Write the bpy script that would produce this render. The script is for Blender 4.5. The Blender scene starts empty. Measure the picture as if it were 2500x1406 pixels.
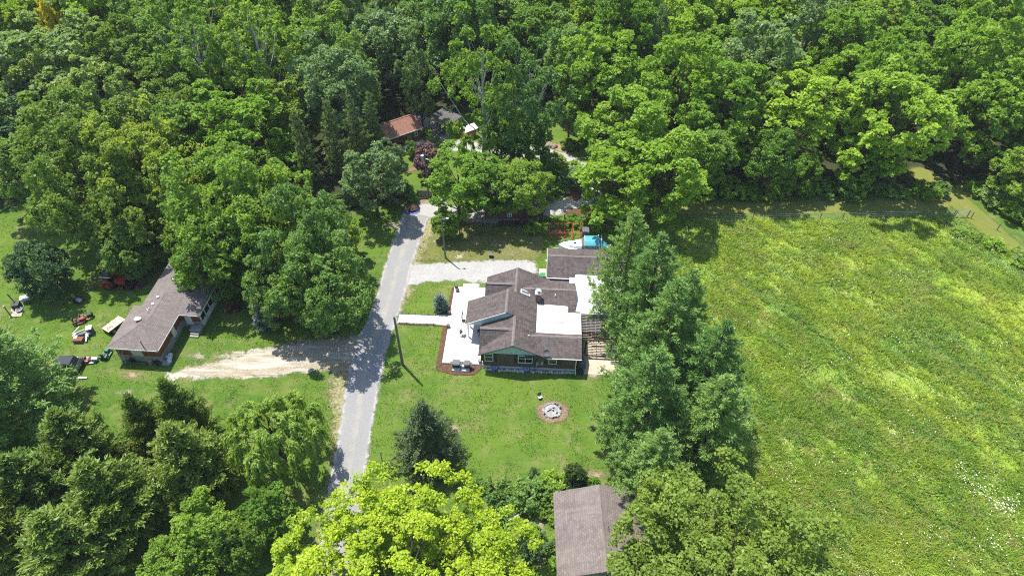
import bpy, math, random
import numpy as np
from mathutils import Vector

# ---------------------------------------------------------------- camera, light, exposure
SC = bpy.context.scene
COL = SC.collection
CAM_H, FPX = 60.0, 1667.0
cam_d = bpy.data.cameras.new('camera'); cam = bpy.data.objects.new('camera', cam_d); COL.objects.link(cam)
cam.location = (0, 0, CAM_H); cam.rotation_euler = (math.radians(45), 0, 0)
cam_d.sensor_width = 36; cam_d.lens = 36 * FPX / 2500; cam_d.clip_end = 4000; cam_d.clip_start = 1
SC.camera = cam

SUN_EL, SUN_AZ = math.radians(67), math.atan2(-0.68, 0.73)
w = bpy.data.worlds.new('World'); SC.world = w; w.use_nodes = True
wn = w.node_tree.nodes; wl = w.node_tree.links
sky = wn.new('ShaderNodeTexSky'); sky.sky_type = 'NISHITA'; sky.sun_disc = False
sky.sun_elevation = SUN_EL; sky.sun_rotation = SUN_AZ; sky.altitude = 250; sky.ozone_density = 1.2
bg = wn['Background']; bg.inputs[1].default_value = 0.15
wl.new(sky.outputs[0], bg.inputs[0])
sd = bpy.data.lights.new('sun', 'SUN'); sd.energy = 4.3; sd.angle = math.radians(0.55); sd.color = (1.0, 0.955, 0.87)
sun = bpy.data.objects.new('sun', sd); COL.objects.link(sun); sun.location = (-30, 60, 90)
S = Vector((math.sin(SUN_AZ) * math.cos(SUN_EL), math.cos(SUN_AZ) * math.cos(SUN_EL), math.sin(SUN_EL)))
sun.rotation_euler = (-S).to_track_quat('-Z', 'Y').to_euler()
SC.view_settings.view_transform = 'Standard'; SC.view_settings.look = 'None'
SC.view_settings.exposure = 0.9; SC.view_settings.gamma = 1.0
SC.view_settings.use_curve_mapping = False
SC.render.engine = 'CYCLES'
SC.cycles.max_bounces = 8; SC.cycles.diffuse_bounces = 5; SC.cycles.glossy_bounces = 2
SC.cycles.transmission_bounces = 4; SC.cycles.transparent_max_bounces = 12
SC.cycles.use_adaptive_sampling = True; SC.cycles.adaptive_threshold = 0.02
SC.cycles.use_denoising = False; SC.cycles.filter_width = 1.1

SQ = math.sqrt(.5)
def P(px, py, h=0.0):
    """where the line of sight through a photo point meets the level h: used to survey positions off the photograph"""
    u = (px - 1250) / FPX; v = (py - 703) / FPX; t = (CAM_H - h) / (SQ + v * SQ)
    return (t * u, t * (SQ - v * SQ))
def PD(py, h=0.0):
    return (CAM_H - h) / (SQ + (py - 703) / FPX * SQ)
R2 = random.Random(7)
PI = math.pi

# thin haze volume added to lift the dark gaps and shadows
hb = bpy.data.meshes.new('haze'); hb.from_pydata([(x, y, z) for z in (-1, 64) for y in (-40, 420) for x in (-330, 330)], [], [(0, 2, 3, 1), (4, 5, 7, 6), (0, 1, 5, 4), (2, 6, 7, 3), (0, 4, 6, 2), (1, 3, 7, 5)])
ho = bpy.data.objects.new('haze', hb); COL.objects.link(ho); ho['kind'] = 'stuff'; ho['label'] = 'thin added haze that lifts the shadows over wood and lawns'; ho['category'] = 'haze'
hm = bpy.data.materials.new('haze'); hm.use_nodes = True; hm.node_tree.nodes.clear()
hv = hm.node_tree.nodes.new('ShaderNodeVolumePrincipled'); hv.inputs['Color'].default_value = (.86, .93, 1, 1); hv.inputs['Density'].default_value = .00013
hq = hm.node_tree.nodes.new('ShaderNodeOutputMaterial'); hm.node_tree.links.new(hv.outputs[0], hq.inputs['Volume']); hb.materials.append(hm)

# ---------------------------------------------------------------- materials
def lin(c):
    return tuple(((x / 12.92) if x <= .04045 else ((x + .055) / 1.055) ** 2.4) for x in c)
class N:
    def __init__(s, name):
        s.m = bpy.data.materials.new(name); s.m.use_nodes = True
        s.t = s.m.node_tree; s.n = s.t.nodes; s.l = s.t.links
        s.p = s.n['Principled BSDF']; s.out = s.n['Material Output']
    def new(s, typ, **kw):
        n = s.n.new(typ)
        for k, v in kw.items():
            if k.startswith('i_'):
                n.inputs[k[2:].replace('_', ' ')].default_value = v
            else: setattr(n, k, v)
        return n
    def link(s, a, b): s.l.new(a, b)
    def coord(s, which='Object'):
        return s.new('ShaderNodeTexCoord').outputs[which]
    def noise(s, scale, detail=4, rough=.55, vec=None, dist=0.0):
        n = s.new('ShaderNodeTexNoise'); n.inputs['Scale'].default_value = scale
        n.inputs['Detail'].default_value = detail; n.inputs['Roughness'].default_value = rough
        n.inputs['Distortion'].default_value = dist
        if vec is not None: s.link(vec, n.inputs['Vector'])
        return n.outputs['Fac']
    def mapping(s, vec, loc=(0,0,0), rot=(0,0,0), scale=(1,1,1)):
        m = s.new('ShaderNodeMapping'); m.inputs['Location'].default_value = loc
        m.inputs['Rotation'].default_value = rot; m.inputs['Scale'].default_value = scale
        s.link(vec, m.inputs['Vector']); return m.outputs[0]
    def rng(s, f, a, b, lo=0., hi=1., smooth=True):
        m = s.new('ShaderNodeMapRange'); m.interpolation_type = 'SMOOTHSTEP' if smooth else 'LINEAR'
        m.inputs['From Min'].default_value = a; m.inputs['From Max'].default_value = b
        m.inputs['To Min'].default_value = lo; m.inputs['To Max'].default_value = hi
        s.link(f, m.inputs['Value']); return m.outputs[0]
    def mix(s, f, a, b, mode='MIX'):
        m = s.new('ShaderNodeMix'); m.data_type = 'RGBA'; m.blend_type = mode
        for v, i in ((f, 0), (a, 6), (b, 7)):
            if isinstance(v, (int, float)): m.inputs[i].default_value = v
            elif isinstance(v, tuple): m.inputs[i].default_value = (*v, 1)
            else: s.link(v, m.inputs[i])
        return m.outputs[2]
    def math(s, op, a, b=0.0):
        m = s.new('ShaderNodeMath'); m.operation = op
        for v, i in ((a, 0), (b, 1)):
            if isinstance(v, (int, float)): m.inputs[i].default_value = v
            else: s.link(v, m.inputs[i])
        return m.outputs[0]
    def attr(s, name):
        a = s.new('ShaderNodeAttribute'); a.attribute_name = name; return a.outputs['Fac']
    def base(s, c):
        if isinstance(c, tuple): s.p.inputs['Base Color'].default_value = (*c, 1)
        else: s.link(c, s.p.inputs['Base Color'])
    def set(s, rough=.8, spec=.3, metal=0.):
        s.p.inputs['Roughness'].default_value = rough
        s.p.inputs['Specular IOR Level'].default_value = spec
        s.p.inputs['Metallic'].default_value = metal
    def bump(s, h, strength=.4, dist=.05):
        b = s.new('ShaderNodeBump'); b.inputs['Strength'].default_value = strength
        b.inputs['Distance'].default_value = dist
        s.link(h, b.inputs['Height']); s.link(b.outputs[0], s.p.inputs['Normal'])
    def alpha(s, a): s.link(a, s.p.inputs['Alpha'])

MATS = {}
def plain(name, c, rough=.6, spec=.4, metal=0., var=.25, scale=3.0, dirt=None):
    """a solid colour with blotches and fine wear"""
    n = N(name); v = n.coord('Object')
    f = n.rng(n.noise(scale, 5, .65, v), .3, .75)
    dk = dirt or tuple(x * (1 - var) for x in c)
    col = n.mix(f, dk, c)
    f2 = n.rng(n.noise(scale * 9, 3, .6, v), .35, .7)
    col = n.mix(n.math('MULTIPLY', f2, .25), col, tuple(min(1, x * 1.25 + .01) for x in c))
    n.base(col); n.set(rough, spec, metal)
    MATS[name] = n.m; return n.m

def shingle(name, c1, c2, worn, cs=.14):
    n = N(name); uv = n.new('ShaderNodeUVMap').outputs[0]
    b = n.new('ShaderNodeTexBrick'); b.inputs['Scale'].default_value = 1.0
    b.inputs['Brick Width'].default_value = .33; b.inputs['Row Height'].default_value = cs
    b.inputs['Mortar Size'].default_value = .012; b.inputs['Mortar Smooth'].default_value = .3
    b.inputs['Color1'].default_value = (*c1, 1); b.inputs['Color2'].default_value = (*c2, 1)
    b.inputs['Mortar'].default_value = (*tuple(x * .5 for x in c1), 1); b.offset = .5
    n.link(uv, b.inputs['Vector'])
    o = n.coord('Object')
    big = n.rng(n.noise(.5, 6, .65, o), .35, .72)
    streak = n.rng(n.noise(1.2, 4, .6, n.mapping(uv, scale=(2.2, .22, 1))), .38, .75)
    col = n.mix(n.math('MULTIPLY', big, .5), b.outputs['Color'], worn)
    col = n.mix(n.math('MULTIPLY', streak, .55), col, tuple(x * .62 for x in c1))
    fine = n.rng(n.noise(14, 3, .7, o), .3, .7)
    col = n.mix(n.math('MULTIPLY', fine, .3), col, tuple(min(1, x * 1.5) for x in c2))
    n.base(col); n.set(.9, .2)
    n.bump(b.outputs['Fac'], -.5 if False else .5, -.02)
    MATS[name] = n.m; return n.m

def siding(name, c, row=.16, vertical=False, var=.2):
    n = N(name); uv = n.new('ShaderNodeUVMap').outputs[0]
    wv = n.new('ShaderNodeTexWave'); wv.wave_type = 'BANDS'; wv.bands_direction = 'X' if vertical else 'Y'
    wv.wave_profile = 'SAW'; wv.inputs['Scale'].default_value = 2 * PI / row / 20.0 * 1.0
    wv.inputs['Distortion'].default_value = 0
    n.link(uv, wv.inputs['Vector'])
    o = n.coord('Object')
    f = n.rng(n.noise(1.6, 5, .65, o), .3, .75)
    n.base(n.mix(f, tuple(x * (1 - var) for x in c), c)); n.set(.65, .35)
    n.bump(wv.outputs['Fac'], .5, .02)
    MATS[name] = n.m; return n.m

def brick(name, c1, c2, mortar, bw=.21, bh=.075):
    n = N(name); uv = n.new('ShaderNodeUVMap').outputs[0]
    b = n.new('ShaderNodeTexBrick'); b.inputs['Scale'].default_value = 1.0
    b.inputs['Brick Width'].default_value = bw; b.inputs['Row Height'].default_value = bh
    b.inputs['Mortar Size'].default_value = .008
    b.inputs['Color1'].default_value = (*c1, 1); b.inputs['Color2'].default_value = (*c2, 1)
    b.inputs['Mortar'].default_value = (*mortar, 1)
    n.link(uv, b.inputs['Vector'])
    o = n.coord('Object')
    f = n.rng(n.noise(1.2, 5, .6, o), .3, .75)
    n.base(n.mix(n.math('MULTIPLY', f, .4), b.outputs['Color'], tuple(x * .6 for x in c1))); n.set(.85, .25)
    n.bump(b.outputs['Fac'], .5, -.01)
    MATS[name] = n.m; return n.m

def ground_colour(n, cols, vec):
    """patchy mix of several turf colours at several sizes"""
    c = cols[0]
    specs = [(.035, .38, .62), (.11, .45, .66), (.33, .48, .68), (1.1, .5, .7)]
    for k, cc in enumerate(cols[1:]):
        s_, a, b = specs[k % 4]
        f = n.rng(n.noise(s_, 6, .62, n.mapping(vec, loc=(17.3 * k, 9.1 * k, 0)), .4), a, b)
        c = n.mix(f, c, cc)
    return c

def leafmat(name, c_dark, c_light, trans=.38, yellow=1.15, rough=.5, spec=.32, objvar=.2):
    n = N(name)
    v = n.attr('v')
    c = n.mix(v, c_dark, c_light)
    oi = n.new('ShaderNodeObjectInfo').outputs['Random']
    hs = n.new('ShaderNodeHueSaturation')
    n.link(n.rng(oi, 0, 1, .5 - .014, .5 + .014, False), hs.inputs['Hue'])
    n.link(n.rng(oi, 0, 1, 1 + objvar, 1 - objvar, False), hs.inputs['Value'])
    n.link(c, hs.inputs['Color'])
    n.base(hs.outputs[0]); n.set(rough, spec)
    tr = n.new('ShaderNodeBsdfTranslucent')
    n.link(n.mix(1.0, hs.outputs[0], (1.25 * yellow, 1.35, .55), 'MULTIPLY'), tr.inputs['Color'])
    mx = n.new('ShaderNodeMixShader'); mx.inputs[0].default_value = trans
    n.link(n.p.outputs[0], mx.inputs[1]); n.link(tr.outputs[0], mx.inputs[2])
    n.link(mx.outputs[0], n.out.inputs['Surface'])
    MATS[name] = n.m; return n.m

def sheetmat(name, cols, scales, edge=.5, soft=.25, bumpy=(18, .4), holes=None, rough=.95, streak=None, crown=None, rim=None):
    """ground covering; attribute sd = metres inside its border, broken up so that the border is ragged"""
    n = N(name); v = n.coord('Object')
    c = cols[0]
    for k, cc in enumerate(cols[1:]):
        c = n.mix(n.rng(n.noise(scales[k], 6, .65, n.mapping(v, loc=(k * 31., 5., 0)), .2), .42, .64), c, cc)
    sdv = n.attr('sd')
    if streak:
        c = n.mix(n.math('MULTIPLY', n.rng(n.noise(1., 6, .7, n.mapping(v, scale=streak[0])), .46, .6), .85), c, streak[1])
        c = n.mix(n.math('MULTIPLY', n.rng(n.noise(1., 6, .7, n.mapping(v, loc=(9, 4, 2), scale=streak[0])), .5, .62), .8), c, streak[2])
    if crown:   # middle of the lane between the wheel tracks
        q = n.math('ADD', sdv, n.math('MULTIPLY', n.math('SUBTRACT', n.noise(.8, 6, .75, v), .5), 1.6))
        c = n.mix(n.math('MULTIPLY', n.rng(q, crown[0], crown[0] + .5), crown[2]), c, crown[1])
    if rim:     # loose stone along the sides
        q = n.math('ADD', sdv, n.math('MULTIPLY', n.math('SUBTRACT', n.noise(2.2, 6, .75, v), .5), 1.2))
        c = n.mix(n.math('MULTIPLY', n.rng(q, rim[0], rim[0] - .3, 0, 1), rim[2]), c, rim[1])
    n.base(c); n.set(rough, .15)
    nz = n.math('SUBTRACT', n.noise(.9, 7, .72, v), .5)
    a = n.math('ADD', sdv, n.math('MULTIPLY', nz, edge * 4))
    if holes:
        h = n.rng(n.noise(holes[0], 6, .7, n.mapping(v, loc=(50, 3, 1))), holes[1], holes[1] + .12)
        a = n.math('SUBTRACT', a, n.math('MULTIPLY', h, holes[2]))
    n.alpha(n.rng(a, 0, soft))
    n.bump(n.noise(bumpy[0], 4, .7, v), bumpy[1], .06)
    MATS[name] = n.m; return n.m

# turf, paths
GR = [(.08, .15, .02), (.12, .185, .024), (.062, .128, .018), (.155, .18, .05), (.09, .165, .02)]
def turfmat(name, cols, straw=(.21, .18, .075), straw_amt=.28, streak=None, blades=False):
    n = N(name); g = n.new('ShaderNodeNewGeometry').outputs['Position']
    v = n.mapping(g, scale=(1, 1, 0))
    c = ground_colour(n, cols, v)
    if streak:
        gr = n.mapping(g, rot=(0, 0, streak[0])); sv = n.mapping(gr, scale=(streak[1], streak[2], 0))
        c = n.mix(n.math('MULTIPLY', n.rng(n.noise(1., 6, .65, sv), .45, .7), .5), c, streak[3])
        sv2 = n.mapping(gr, loc=(40, 11, 0), scale=(streak[1] * 1.6, streak[2] * 2.1, 0))
        c = n.mix(n.math('MULTIPLY', n.rng(n.noise(1., 6, .65, sv2), .53, .7), .8), c, streak[4])
        sv3 = n.mapping(gr, loc=(80, 70, 0), scale=(.13, .3, 0))
        c = n.mix(n.math('MULTIPLY', n.rng(n.noise(1., 7, .7, sv3), .58, .7), .6), c, streak[5])
    f = n.rng(n.noise(.28, 8, .72, n.mapping(v, loc=(7, 91, 0))), .52, .74)
    c = n.mix(n.math('MULTIPLY', f, straw_amt * 2), c, straw)
    if blades:
        c = n.mix(n.attr('v'), n.mix(.12, c, (.03, .07, .01)), n.mix(1.0, c, (1.7, 1.65, 1.35), 'MULTIPLY'))
        n.base(c); n.set(.6, .25)
        tr = n.new('ShaderNodeBsdfTranslucent'); n.link(c, tr.inputs['Color'])
        mx = n.new('ShaderNodeMixShader'); mx.inputs[0].default_value = .45
        n.link(n.p.outputs[0], mx.inputs[1]); n.link(tr.outputs[0], mx.inputs[2]); n.link(mx.outputs[0], n.out.inputs['Surface'])
    else:
        fine = n.noise(5.5, 5, .75, v)
        c = n.mix(n.math('MULTIPLY', n.rng(fine, .3, .62, 1, 0), .3), c, (.04, .085, .014))
        n.base(c); n.set(.95, .1); n.bump(n.noise(9, 4, .75, v), .7, .1)
    MATS[name] = n.m; return n
MEAD = [(.215, .31, .042), (.285, .355, .044), (.16, .27, .038), (.27, .325, .085), (.175, .3, .038)]
MSTK = (math.radians(53), .035, .26, (.31, .385, .045), (.2, .325, .115), (.3, .22, .1))
LSTK = (math.radians(4), .04, .75, (.135, .2, .03), (.08, .15, .02), (.16, .185, .05))
turfmat('lawn_soil', GR, (.25, .215, .105), .42, LSTK); turfmat('lawn_blade', GR, (.27, .235, .11), .4, LSTK, blades=True)
turfmat('meadow_soil', MEAD, (.33, .29, .11), .22, MSTK); turfmat('meadow_blade', MEAD, (.36, .31, .12), .2, MSTK, True)
def edged(name, edge=.5, soft=.3):
    """give a turf material the ragged border of a sheet"""
    m = MATS[name]; n = N.__new__(N); n.m = m; n.t = m.node_tree; n.n = n.t.nodes; n.l = n.t.links; n.p = n.n['Principled BSDF']
    a = n.math('ADD', n.attr('sd'), n.math('MULTIPLY', n.math('SUBTRACT', n.noise(.7, 6, .7, n.coord('Object')), .5), edge * 4))
    n.alpha(n.rng(a, 0, soft))
edged('meadow_soil', .6)
turfmat('track_turf', [(.17, .185, .04), (.2, .2, .055), (.145, .175, .035)], (.27, .22, .11), .4); edged('track_turf', .35, .6)
turfmat('orchard_turf', [(.15, .16, .045), (.2, .175, .07), (.12, .15, .03), (.17, .16, .06)], (.3, .235, .14), .45); edged('orchard_turf', .6, .8)
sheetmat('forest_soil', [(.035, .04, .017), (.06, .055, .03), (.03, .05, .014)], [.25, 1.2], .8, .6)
sheetmat('gravel_grey', [(.235, .235, .238), (.27, .268, .267), (.21, .21, .212), (.295, .289, .28)], [.3, 4.5, 14.], .42, .4, (40, .6), crown=(1.45, (.325, .305, .255), .8), rim=(.55, (.42, .4, .36), .7))
sheetmat('gravel_white', [(.31, .305, .295), (.39, .382, .365), (.27, .26, .235), (.42, .41, .39)], [.4, 3.5, 12.], .5, .45, (30, .8), (1.6, .57, .9))
sheetmat('gravel_tan', [(.27, .225, .155), (.34, .29, .21), (.22, .18, .105), (.4, .36, .29)], [.45, 1.5, 6.], .75, .6, (24, .8), (.9, .56, .8), streak=((.09, .75, 1), (.46, .43, .37), (.24, .2, .105)))
sheetmat('dirt_tan', [(.3, .225, .145), (.38, .3, .2), (.22, .16, .095)], [.6, 3.], .4, .7, (20, .7), (1.6, .53, .7))
sheetmat('dirt_pale', [(.36, .31, .235), (.45, .4, .32), (.26, .2, .13)], [.7, 3.], .5, .8, (20, .7), (1.6, .5, .9))
sheetmat('mulch_brown', [(.115, .062, .036), (.17, .1, .065), (.08, .045, .028)], [2., 8.], .06, .1, (30, .9))
sheetmat('burnt_soil', [(.3, .2, .11), (.2, .15, .1), (.12, .1, .09)], [2., 6.], .2, .4, (30, .9))
sheetmat('verge_straw', [(.22, .2, .085), (.17, .19, .055), (.33, .29, .2)], [.8, 3.], .5, 1.2, (20, .7), (1.6, .48, 1.1))

# building materials
shingle('shingle_brown', (.05, .039, .036), (.125, .104, .097), (.14, .119, .11), .26)
shingle('shingle_pale', (.13, .108, .102), (.19, .162, .152), (.215, .187, .175), .2)
shingle('shingle_red', (.25, .12, .085), (.36, .19, .14), (.33, .175, .13))
shingle('shingle_drab', (.125, .1, .09), (.195, .162, .148), (.215, .182, .165), .2)
shingle('shingle_dark', (.085, .08, .08), (.13, .122, .12), (.13, .125, .12), .18)
brick('brick_brown', (.115, .07, .048), (.16, .105, .075), (.17, .145, .125))
brick('brick_chimney', (.2, .075, .045), (.26, .11, .07), (.25, .22, .2))
brick('block_grey', (.3, .3, .29), (.36, .355, .34), (.22, .22, .21), .4, .2)
siding('siding_teal', (.42, .6, .55), .2, True, .1); siding('siding_red', (.26, .075, .04), .2)
siding('siding_brown', (.13, .068, .04), .2, True); siding('siding_white', (.72, .73, .74), .18)
siding('siding_green', (.2, .22, .19), .2, True)
plain('white_paint', (.8, .8, .79), .5, .4, var=.12); plain('white_membrane', (.64, .63, .61), .6, .3, var=.14, scale=.8)
plain('concrete_white', (.57, .55, .52), .8, .2, var=.16, scale=.6); plain('concrete_tan', (.5, .43, .33), .85, .2, var=.25, scale=.9)
plain('concrete_grey', (.42, .41, .4), .85, .2); plain('stone_white', (.55, .55, .54), .8, .25, var=.3)
plain('stone_grey', (.34, .33, .31), .85, .25, var=.4); plain('stone_pink', (.38, .27, .23), .85, .25, var=.4)
plain('ash_white', (.4, .395, .385), .9, .1, var=.6, scale=4); plain('charcoal', (.03, .03, .03), .9, .2)
plain('shutter_green', (.018, .035, .024), .5, .4); plain('steel_grey', (.42, .43, .44), .45, .5, .4); plain('black_metal', (.02, .02, .022), .5, .45)
plain('dark_wood', (.07, .045, .035), .75, .25); plain('grey_wood', (.2, .175, .15), .85, .2, var=.35); plain('pine_wood', (.52, .37, .17), .7, .3)
plain('plywood', (.62, .5, .33), .75, .25, var=.15); plain('weathered_beam', (.33, .3, .27), .85, .2, var=.4)
plain('rubber', (.018, .018, .019), .8, .3); plain('tractor_red', (.42, .05, .03), .4, .5); plain('mower_red', (.27, .045, .035), .45, .5)
plain('canopy_blue', (.05, .055, .075), .5, .4); plain('mower_yellow', (.42, .29, .05), .5, .4); plain('mower_green', (.03, .2, .08), .4, .5)
plain('rust', (.27, .1, .05), .85, .2, var=.4); plain('rack_red', (.5, .05, .05), .5, .4); plain('boat_white', (.84, .85, .86), .25, .5, var=.05)
plain('boat_teal', (.07, .33, .37), .6, .3, var=.2); plain('tarp_blue', (.02, .06, .3), .45, .5); plain('car_black', (.02, .022, .026), .25, .6)
plain('bin_grey', (.3, .32, .35), .5, .4); plain('bin_green', (.03, .22, .09), .5, .4); plain('well_blue', (.1, .15, .32), .35, .5); plain('well_rib', (.45, .52, .7), .35, .5)
plain('teal_dark', (.2, .33, .31), .6, .3); plain('slate_grey', (.12, .125, .14), .7, .3); plain('pole_wood', (.19, .175, .155), .85, .2, var=.35)
plain('galvanised', (.5, .52, .53), .4, .5, .5); plain('bark_brown', (.1, .075, .055), .9, .15, var=.45); plain('bark_pale', (.5, .49, .45), .85, .2, var=.5, scale=2)
plain('bark_grey', (.2, .18, .155), .9, .15, var=.4); plain('mud_dark', (.09, .062, .045), .95, .1); plain('path_red', (.3, .16, .12), .9, .15)
plain('clay_pot', (.12, .1, .09), .7, .3); plain('blind_green', (.05, .1, .045), .7, .2); plain('bag_white', (.6, .64, .7), .4, .4); plain('orange_wood', (.42, .2, .09), .8, .2)
g_ = N('glass_dark'); g_.base((.012, .016, .022)); g_.set(.08, .8); MATS['glass_dark'] = g_.m
g_ = N('skylight_glass'); g_.base((.16, .15, .14)); g_.set(.15, .7); MATS['skylight_glass'] = g_.m
M = MATS

# leaf materials
leafmat('leaf_maple', (.13, .225, .03), (.285, .39, .06), .48)
leafmat('leaf_green', (.13, .25, .03), (.285, .43, .058), .48)
leafmat('leaf_bright', (.15, .285, .026), (.31, .475, .05), .48)
leafmat('leaf_lime', (.165, .305, .028), (.345, .51, .054), .48)
leafmat('leaf_deep', (.1, .21, .042), (.235, .37, .085), .44)
leafmat('leaf_blue', (.105, .2, .068), (.25, .36, .14), .42)
leafmat('leaf_silver', (.165, .26, .065), (.35, .47, .13), .45)
leafmat('leaf_shade', (.05, .12, .038), (.145, .24, .085), .34)
leafmat('leaf_yellow', (.15, .275, .012), (.44, .54, .024), .42, 1.0)
leafmat('leaf_gold', (.34, .34, .02), (.6, .56, .045), .45)
leafmat('leaf_olive', (.17, .255, .03), (.38, .465, .08), .44)
leafmat('leaf_purple', (.1, .045, .06), (.29, .16, .18), .3, 1.0)
leafmat('needle_pine', (.08, .17, .04), (.24, .4, .095), .34)
leafmat('needle_grey', (.1, .165, .056), (.24, .32, .105), .32)
leafmat('needle_spruce', (.05, .09, .03), (.17, .225, .072), .22)
leafmat('needle_blue', (.12, .17, .145), (.31, .39, .34), .2, .9)
leafmat('needle_cedar', (.11, .185, .034), (.27, .37, .075), .34)
leafmat('needle_thuja', (.028, .065, .016), (.08, .135, .028), .15)
leafmat('weed_rust', (.17, .12, .05), (.34, .24, .1), .2)
leafmat('weed_green', (.1, .2, .026), (.23, .36, .045), .4)
leafmat('weed_pale', (.2, .29, .07), (.36, .45, .12), .4)
leafmat('leaf_willow', (.13, .24, .038), (.3, .45, .09), .45)

# ---------------------------------------------------------------- mesh helpers
class MB:
    def __init__(s): s.v = []; s.f = []
    def add(s, vs, fs):
        o = len(s.v); s.v += [tuple(p) for p in vs]; s.f += [tuple(i + o for i in f) for f in fs]; return s
    def box(s, x0, x1, y0, y1, z0, z1):
        v = [(x, y, z) for z in (z0, z1) for y in (y0, y1) for x in (x0, x1)]
        return s.add(v, [(0, 2, 3, 1), (4, 5, 7, 6), (0, 1, 5, 4), (2, 6, 7, 3), (0, 4, 6, 2), (1, 3, 7, 5)])
    def cbox(s, c, d, rz=0., tilt=0.):
        """box by centre and size, turned about z and tipped about its own x"""
        v = []
        for z in (-.5, .5):
            for y in (-.5, .5):
                for x in (-.5, .5):
                    a, b, e = x * d[0], y * d[1], z * d[2]
                    b, e = b * math.cos(tilt) - e * math.sin(tilt), b * math.sin(tilt) + e * math.cos(tilt)
                    v.append((c[0] + a * math.cos(rz) - b * math.sin(rz), c[1] + a * math.sin(rz) + b * math.cos(rz), c[2] + e))
        return s.add(v, [(0, 2, 3, 1), (4, 5, 7, 6), (0, 1, 5, 4), (2, 6, 7, 3), (0, 4, 6, 2), (1, 3, 7, 5)])
    def slab(s, poly, th):
        """polygon in space, extruded straight down by th"""
        n = len(poly); lo = [(p[0], p[1], p[2] - th) for p in poly]
        fs = [tuple(range(n)), tuple(range(2 * n - 1, n - 1, -1))]
        fs += [(i, n + i, n + (i + 1) % n, (i + 1) % n) for i in range(n)]
        return s.add(list(poly) + lo, fs)
    def push(s, poly, d):
        """polygon extruded along vector d"""
        n = len(poly); lo = [(p[0] + d[0], p[1] + d[1], p[2] + d[2]) for p in poly]
        fs = [tuple(range(n)), tuple(range(2 * n - 1, n - 1, -1))]
        fs += [(i, n + i, n + (i + 1) % n, (i + 1) % n) for i in range(n)]
        return s.add(list(poly) + lo, fs)
    def tube(s, pts, rs, n=8, cap=True):
        pts = [Vector(p) for p in pts]
        if not isinstance(rs, (list, tuple)): rs = [rs] * len(pts)
        rings = []
        for i, p in enumerate(pts):
            d = (pts[min(i + 1, len(pts) - 1)] - pts[max(i - 1, 0)]).normalized()
            a = d.orthogonal().normalized() if abs(d.z) < .95 else Vector((1, 0, 0)).cross(d).normalized()
            b = d.cross(a).normalized()
            rings.append([p + (a * math.cos(2 * PI * k / n) + b * math.sin(2 * PI * k / n)) * rs[i] for k in range(n)])
        o = [q for r in rings for q in r]; fs = []
        for i in range(len(pts) - 1):
            for k in range(n):
                fs.append((i * n + k, i * n + (k + 1) % n, (i + 1) * n + (k + 1) % n, (i + 1) * n + k))
        if cap: fs += [tuple(range(n - 1, -1, -1)), tuple(range((len(pts) - 1) * n, len(pts) * n))]
        return s.add(o, fs)
    def ball(s, c, r, seg=10, rings=6, jit=0., rnd=None, zmin=-1.):
        r = (r, r, r) if isinstance(r, (int, float)) else r
        vs = []; rnd = rnd or R2
        for i in range(rings + 1):
            t = PI * i / rings
            for k in range(seg):
                a = 2 * PI * k / seg; q = 1 + rnd.uniform(-jit, jit)
                vs.append((c[0] + r[0] * math.sin(t) * math.cos(a) * q, c[1] + r[1] * math.sin(t) * math.sin(a) * q, c[2] + r[2] * max(zmin, math.cos(t)) * q))
        fs = []
        for i in range(rings):
            for k in range(seg):
                fs.append((i * seg + k, (i + 1) * seg + k, (i + 1) * seg + (k + 1) % seg, i * seg + (k + 1) % seg))
        return s.add(vs, fs)
    def torus(s, c, R, r, axis='y', n=16, m=8):
        vs = []; fs = []
        for i in range(n):
            a = 2 * PI * i / n
            for k in range(m):
                b = 2 * PI * k / m; q = R + r * math.cos(b); e = r * math.sin(b)
                if axis == 'y': vs.append((c[0] + q * math.cos(a), c[1] + e, c[2] + q * math.sin(a)))
                elif axis == 'x': vs.append((c[0] + e, c[1] + q * math.cos(a), c[2] + q * math.sin(a)))
                else: vs.append((c[0] + q * math.cos(a), c[1] + q * math.sin(a), c[2] + e))
        for i in range(n):
            for k in range(m):
                fs.append((i * m + k, ((i + 1) % n) * m + k, ((i + 1) % n) * m + (k + 1) % m, i * m + (k + 1) % m))
        return s.add(vs, fs)
    def mesh(s, name, mat, smooth=False):
        me = bpy.data.meshes.new(name); me.from_pydata(s.v, [], s.f)
        me.materials.append(M[mat] if isinstance(mat, str) else mat)
        import bmesh
        bm = bmesh.new(); bm.from_mesh(me); bmesh.ops.recalc_face_normals(bm, faces=bm.faces)
        uvl = bm.loops.layers.uv.new('UVMap'); Z = Vector((0, 0, 1))
        for f in bm.faces:
            nn = f.normal; th = Z.cross(nn)
            th = th.normalized() if th.length > .05 else Vector((1, 0, 0)); tv = nn.cross(th)
            for l in f.loops:
                l[uvl].uv = (l.vert.co.dot(th), l.vert.co.dot(tv))
        bm.to_mesh(me); bm.free()
        if smooth: me.polygons.foreach_set('use_smooth', [True] * len(me.polygons))
        return me
    def build(s, name, mat, parent=None, smooth=False, label=None):
        o = bpy.data.objects.new(name, s.mesh(name, mat, smooth)); COL.objects.link(o)
        if parent is not None: o.parent = parent
        if label: o['label'] = label
        return o

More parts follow.
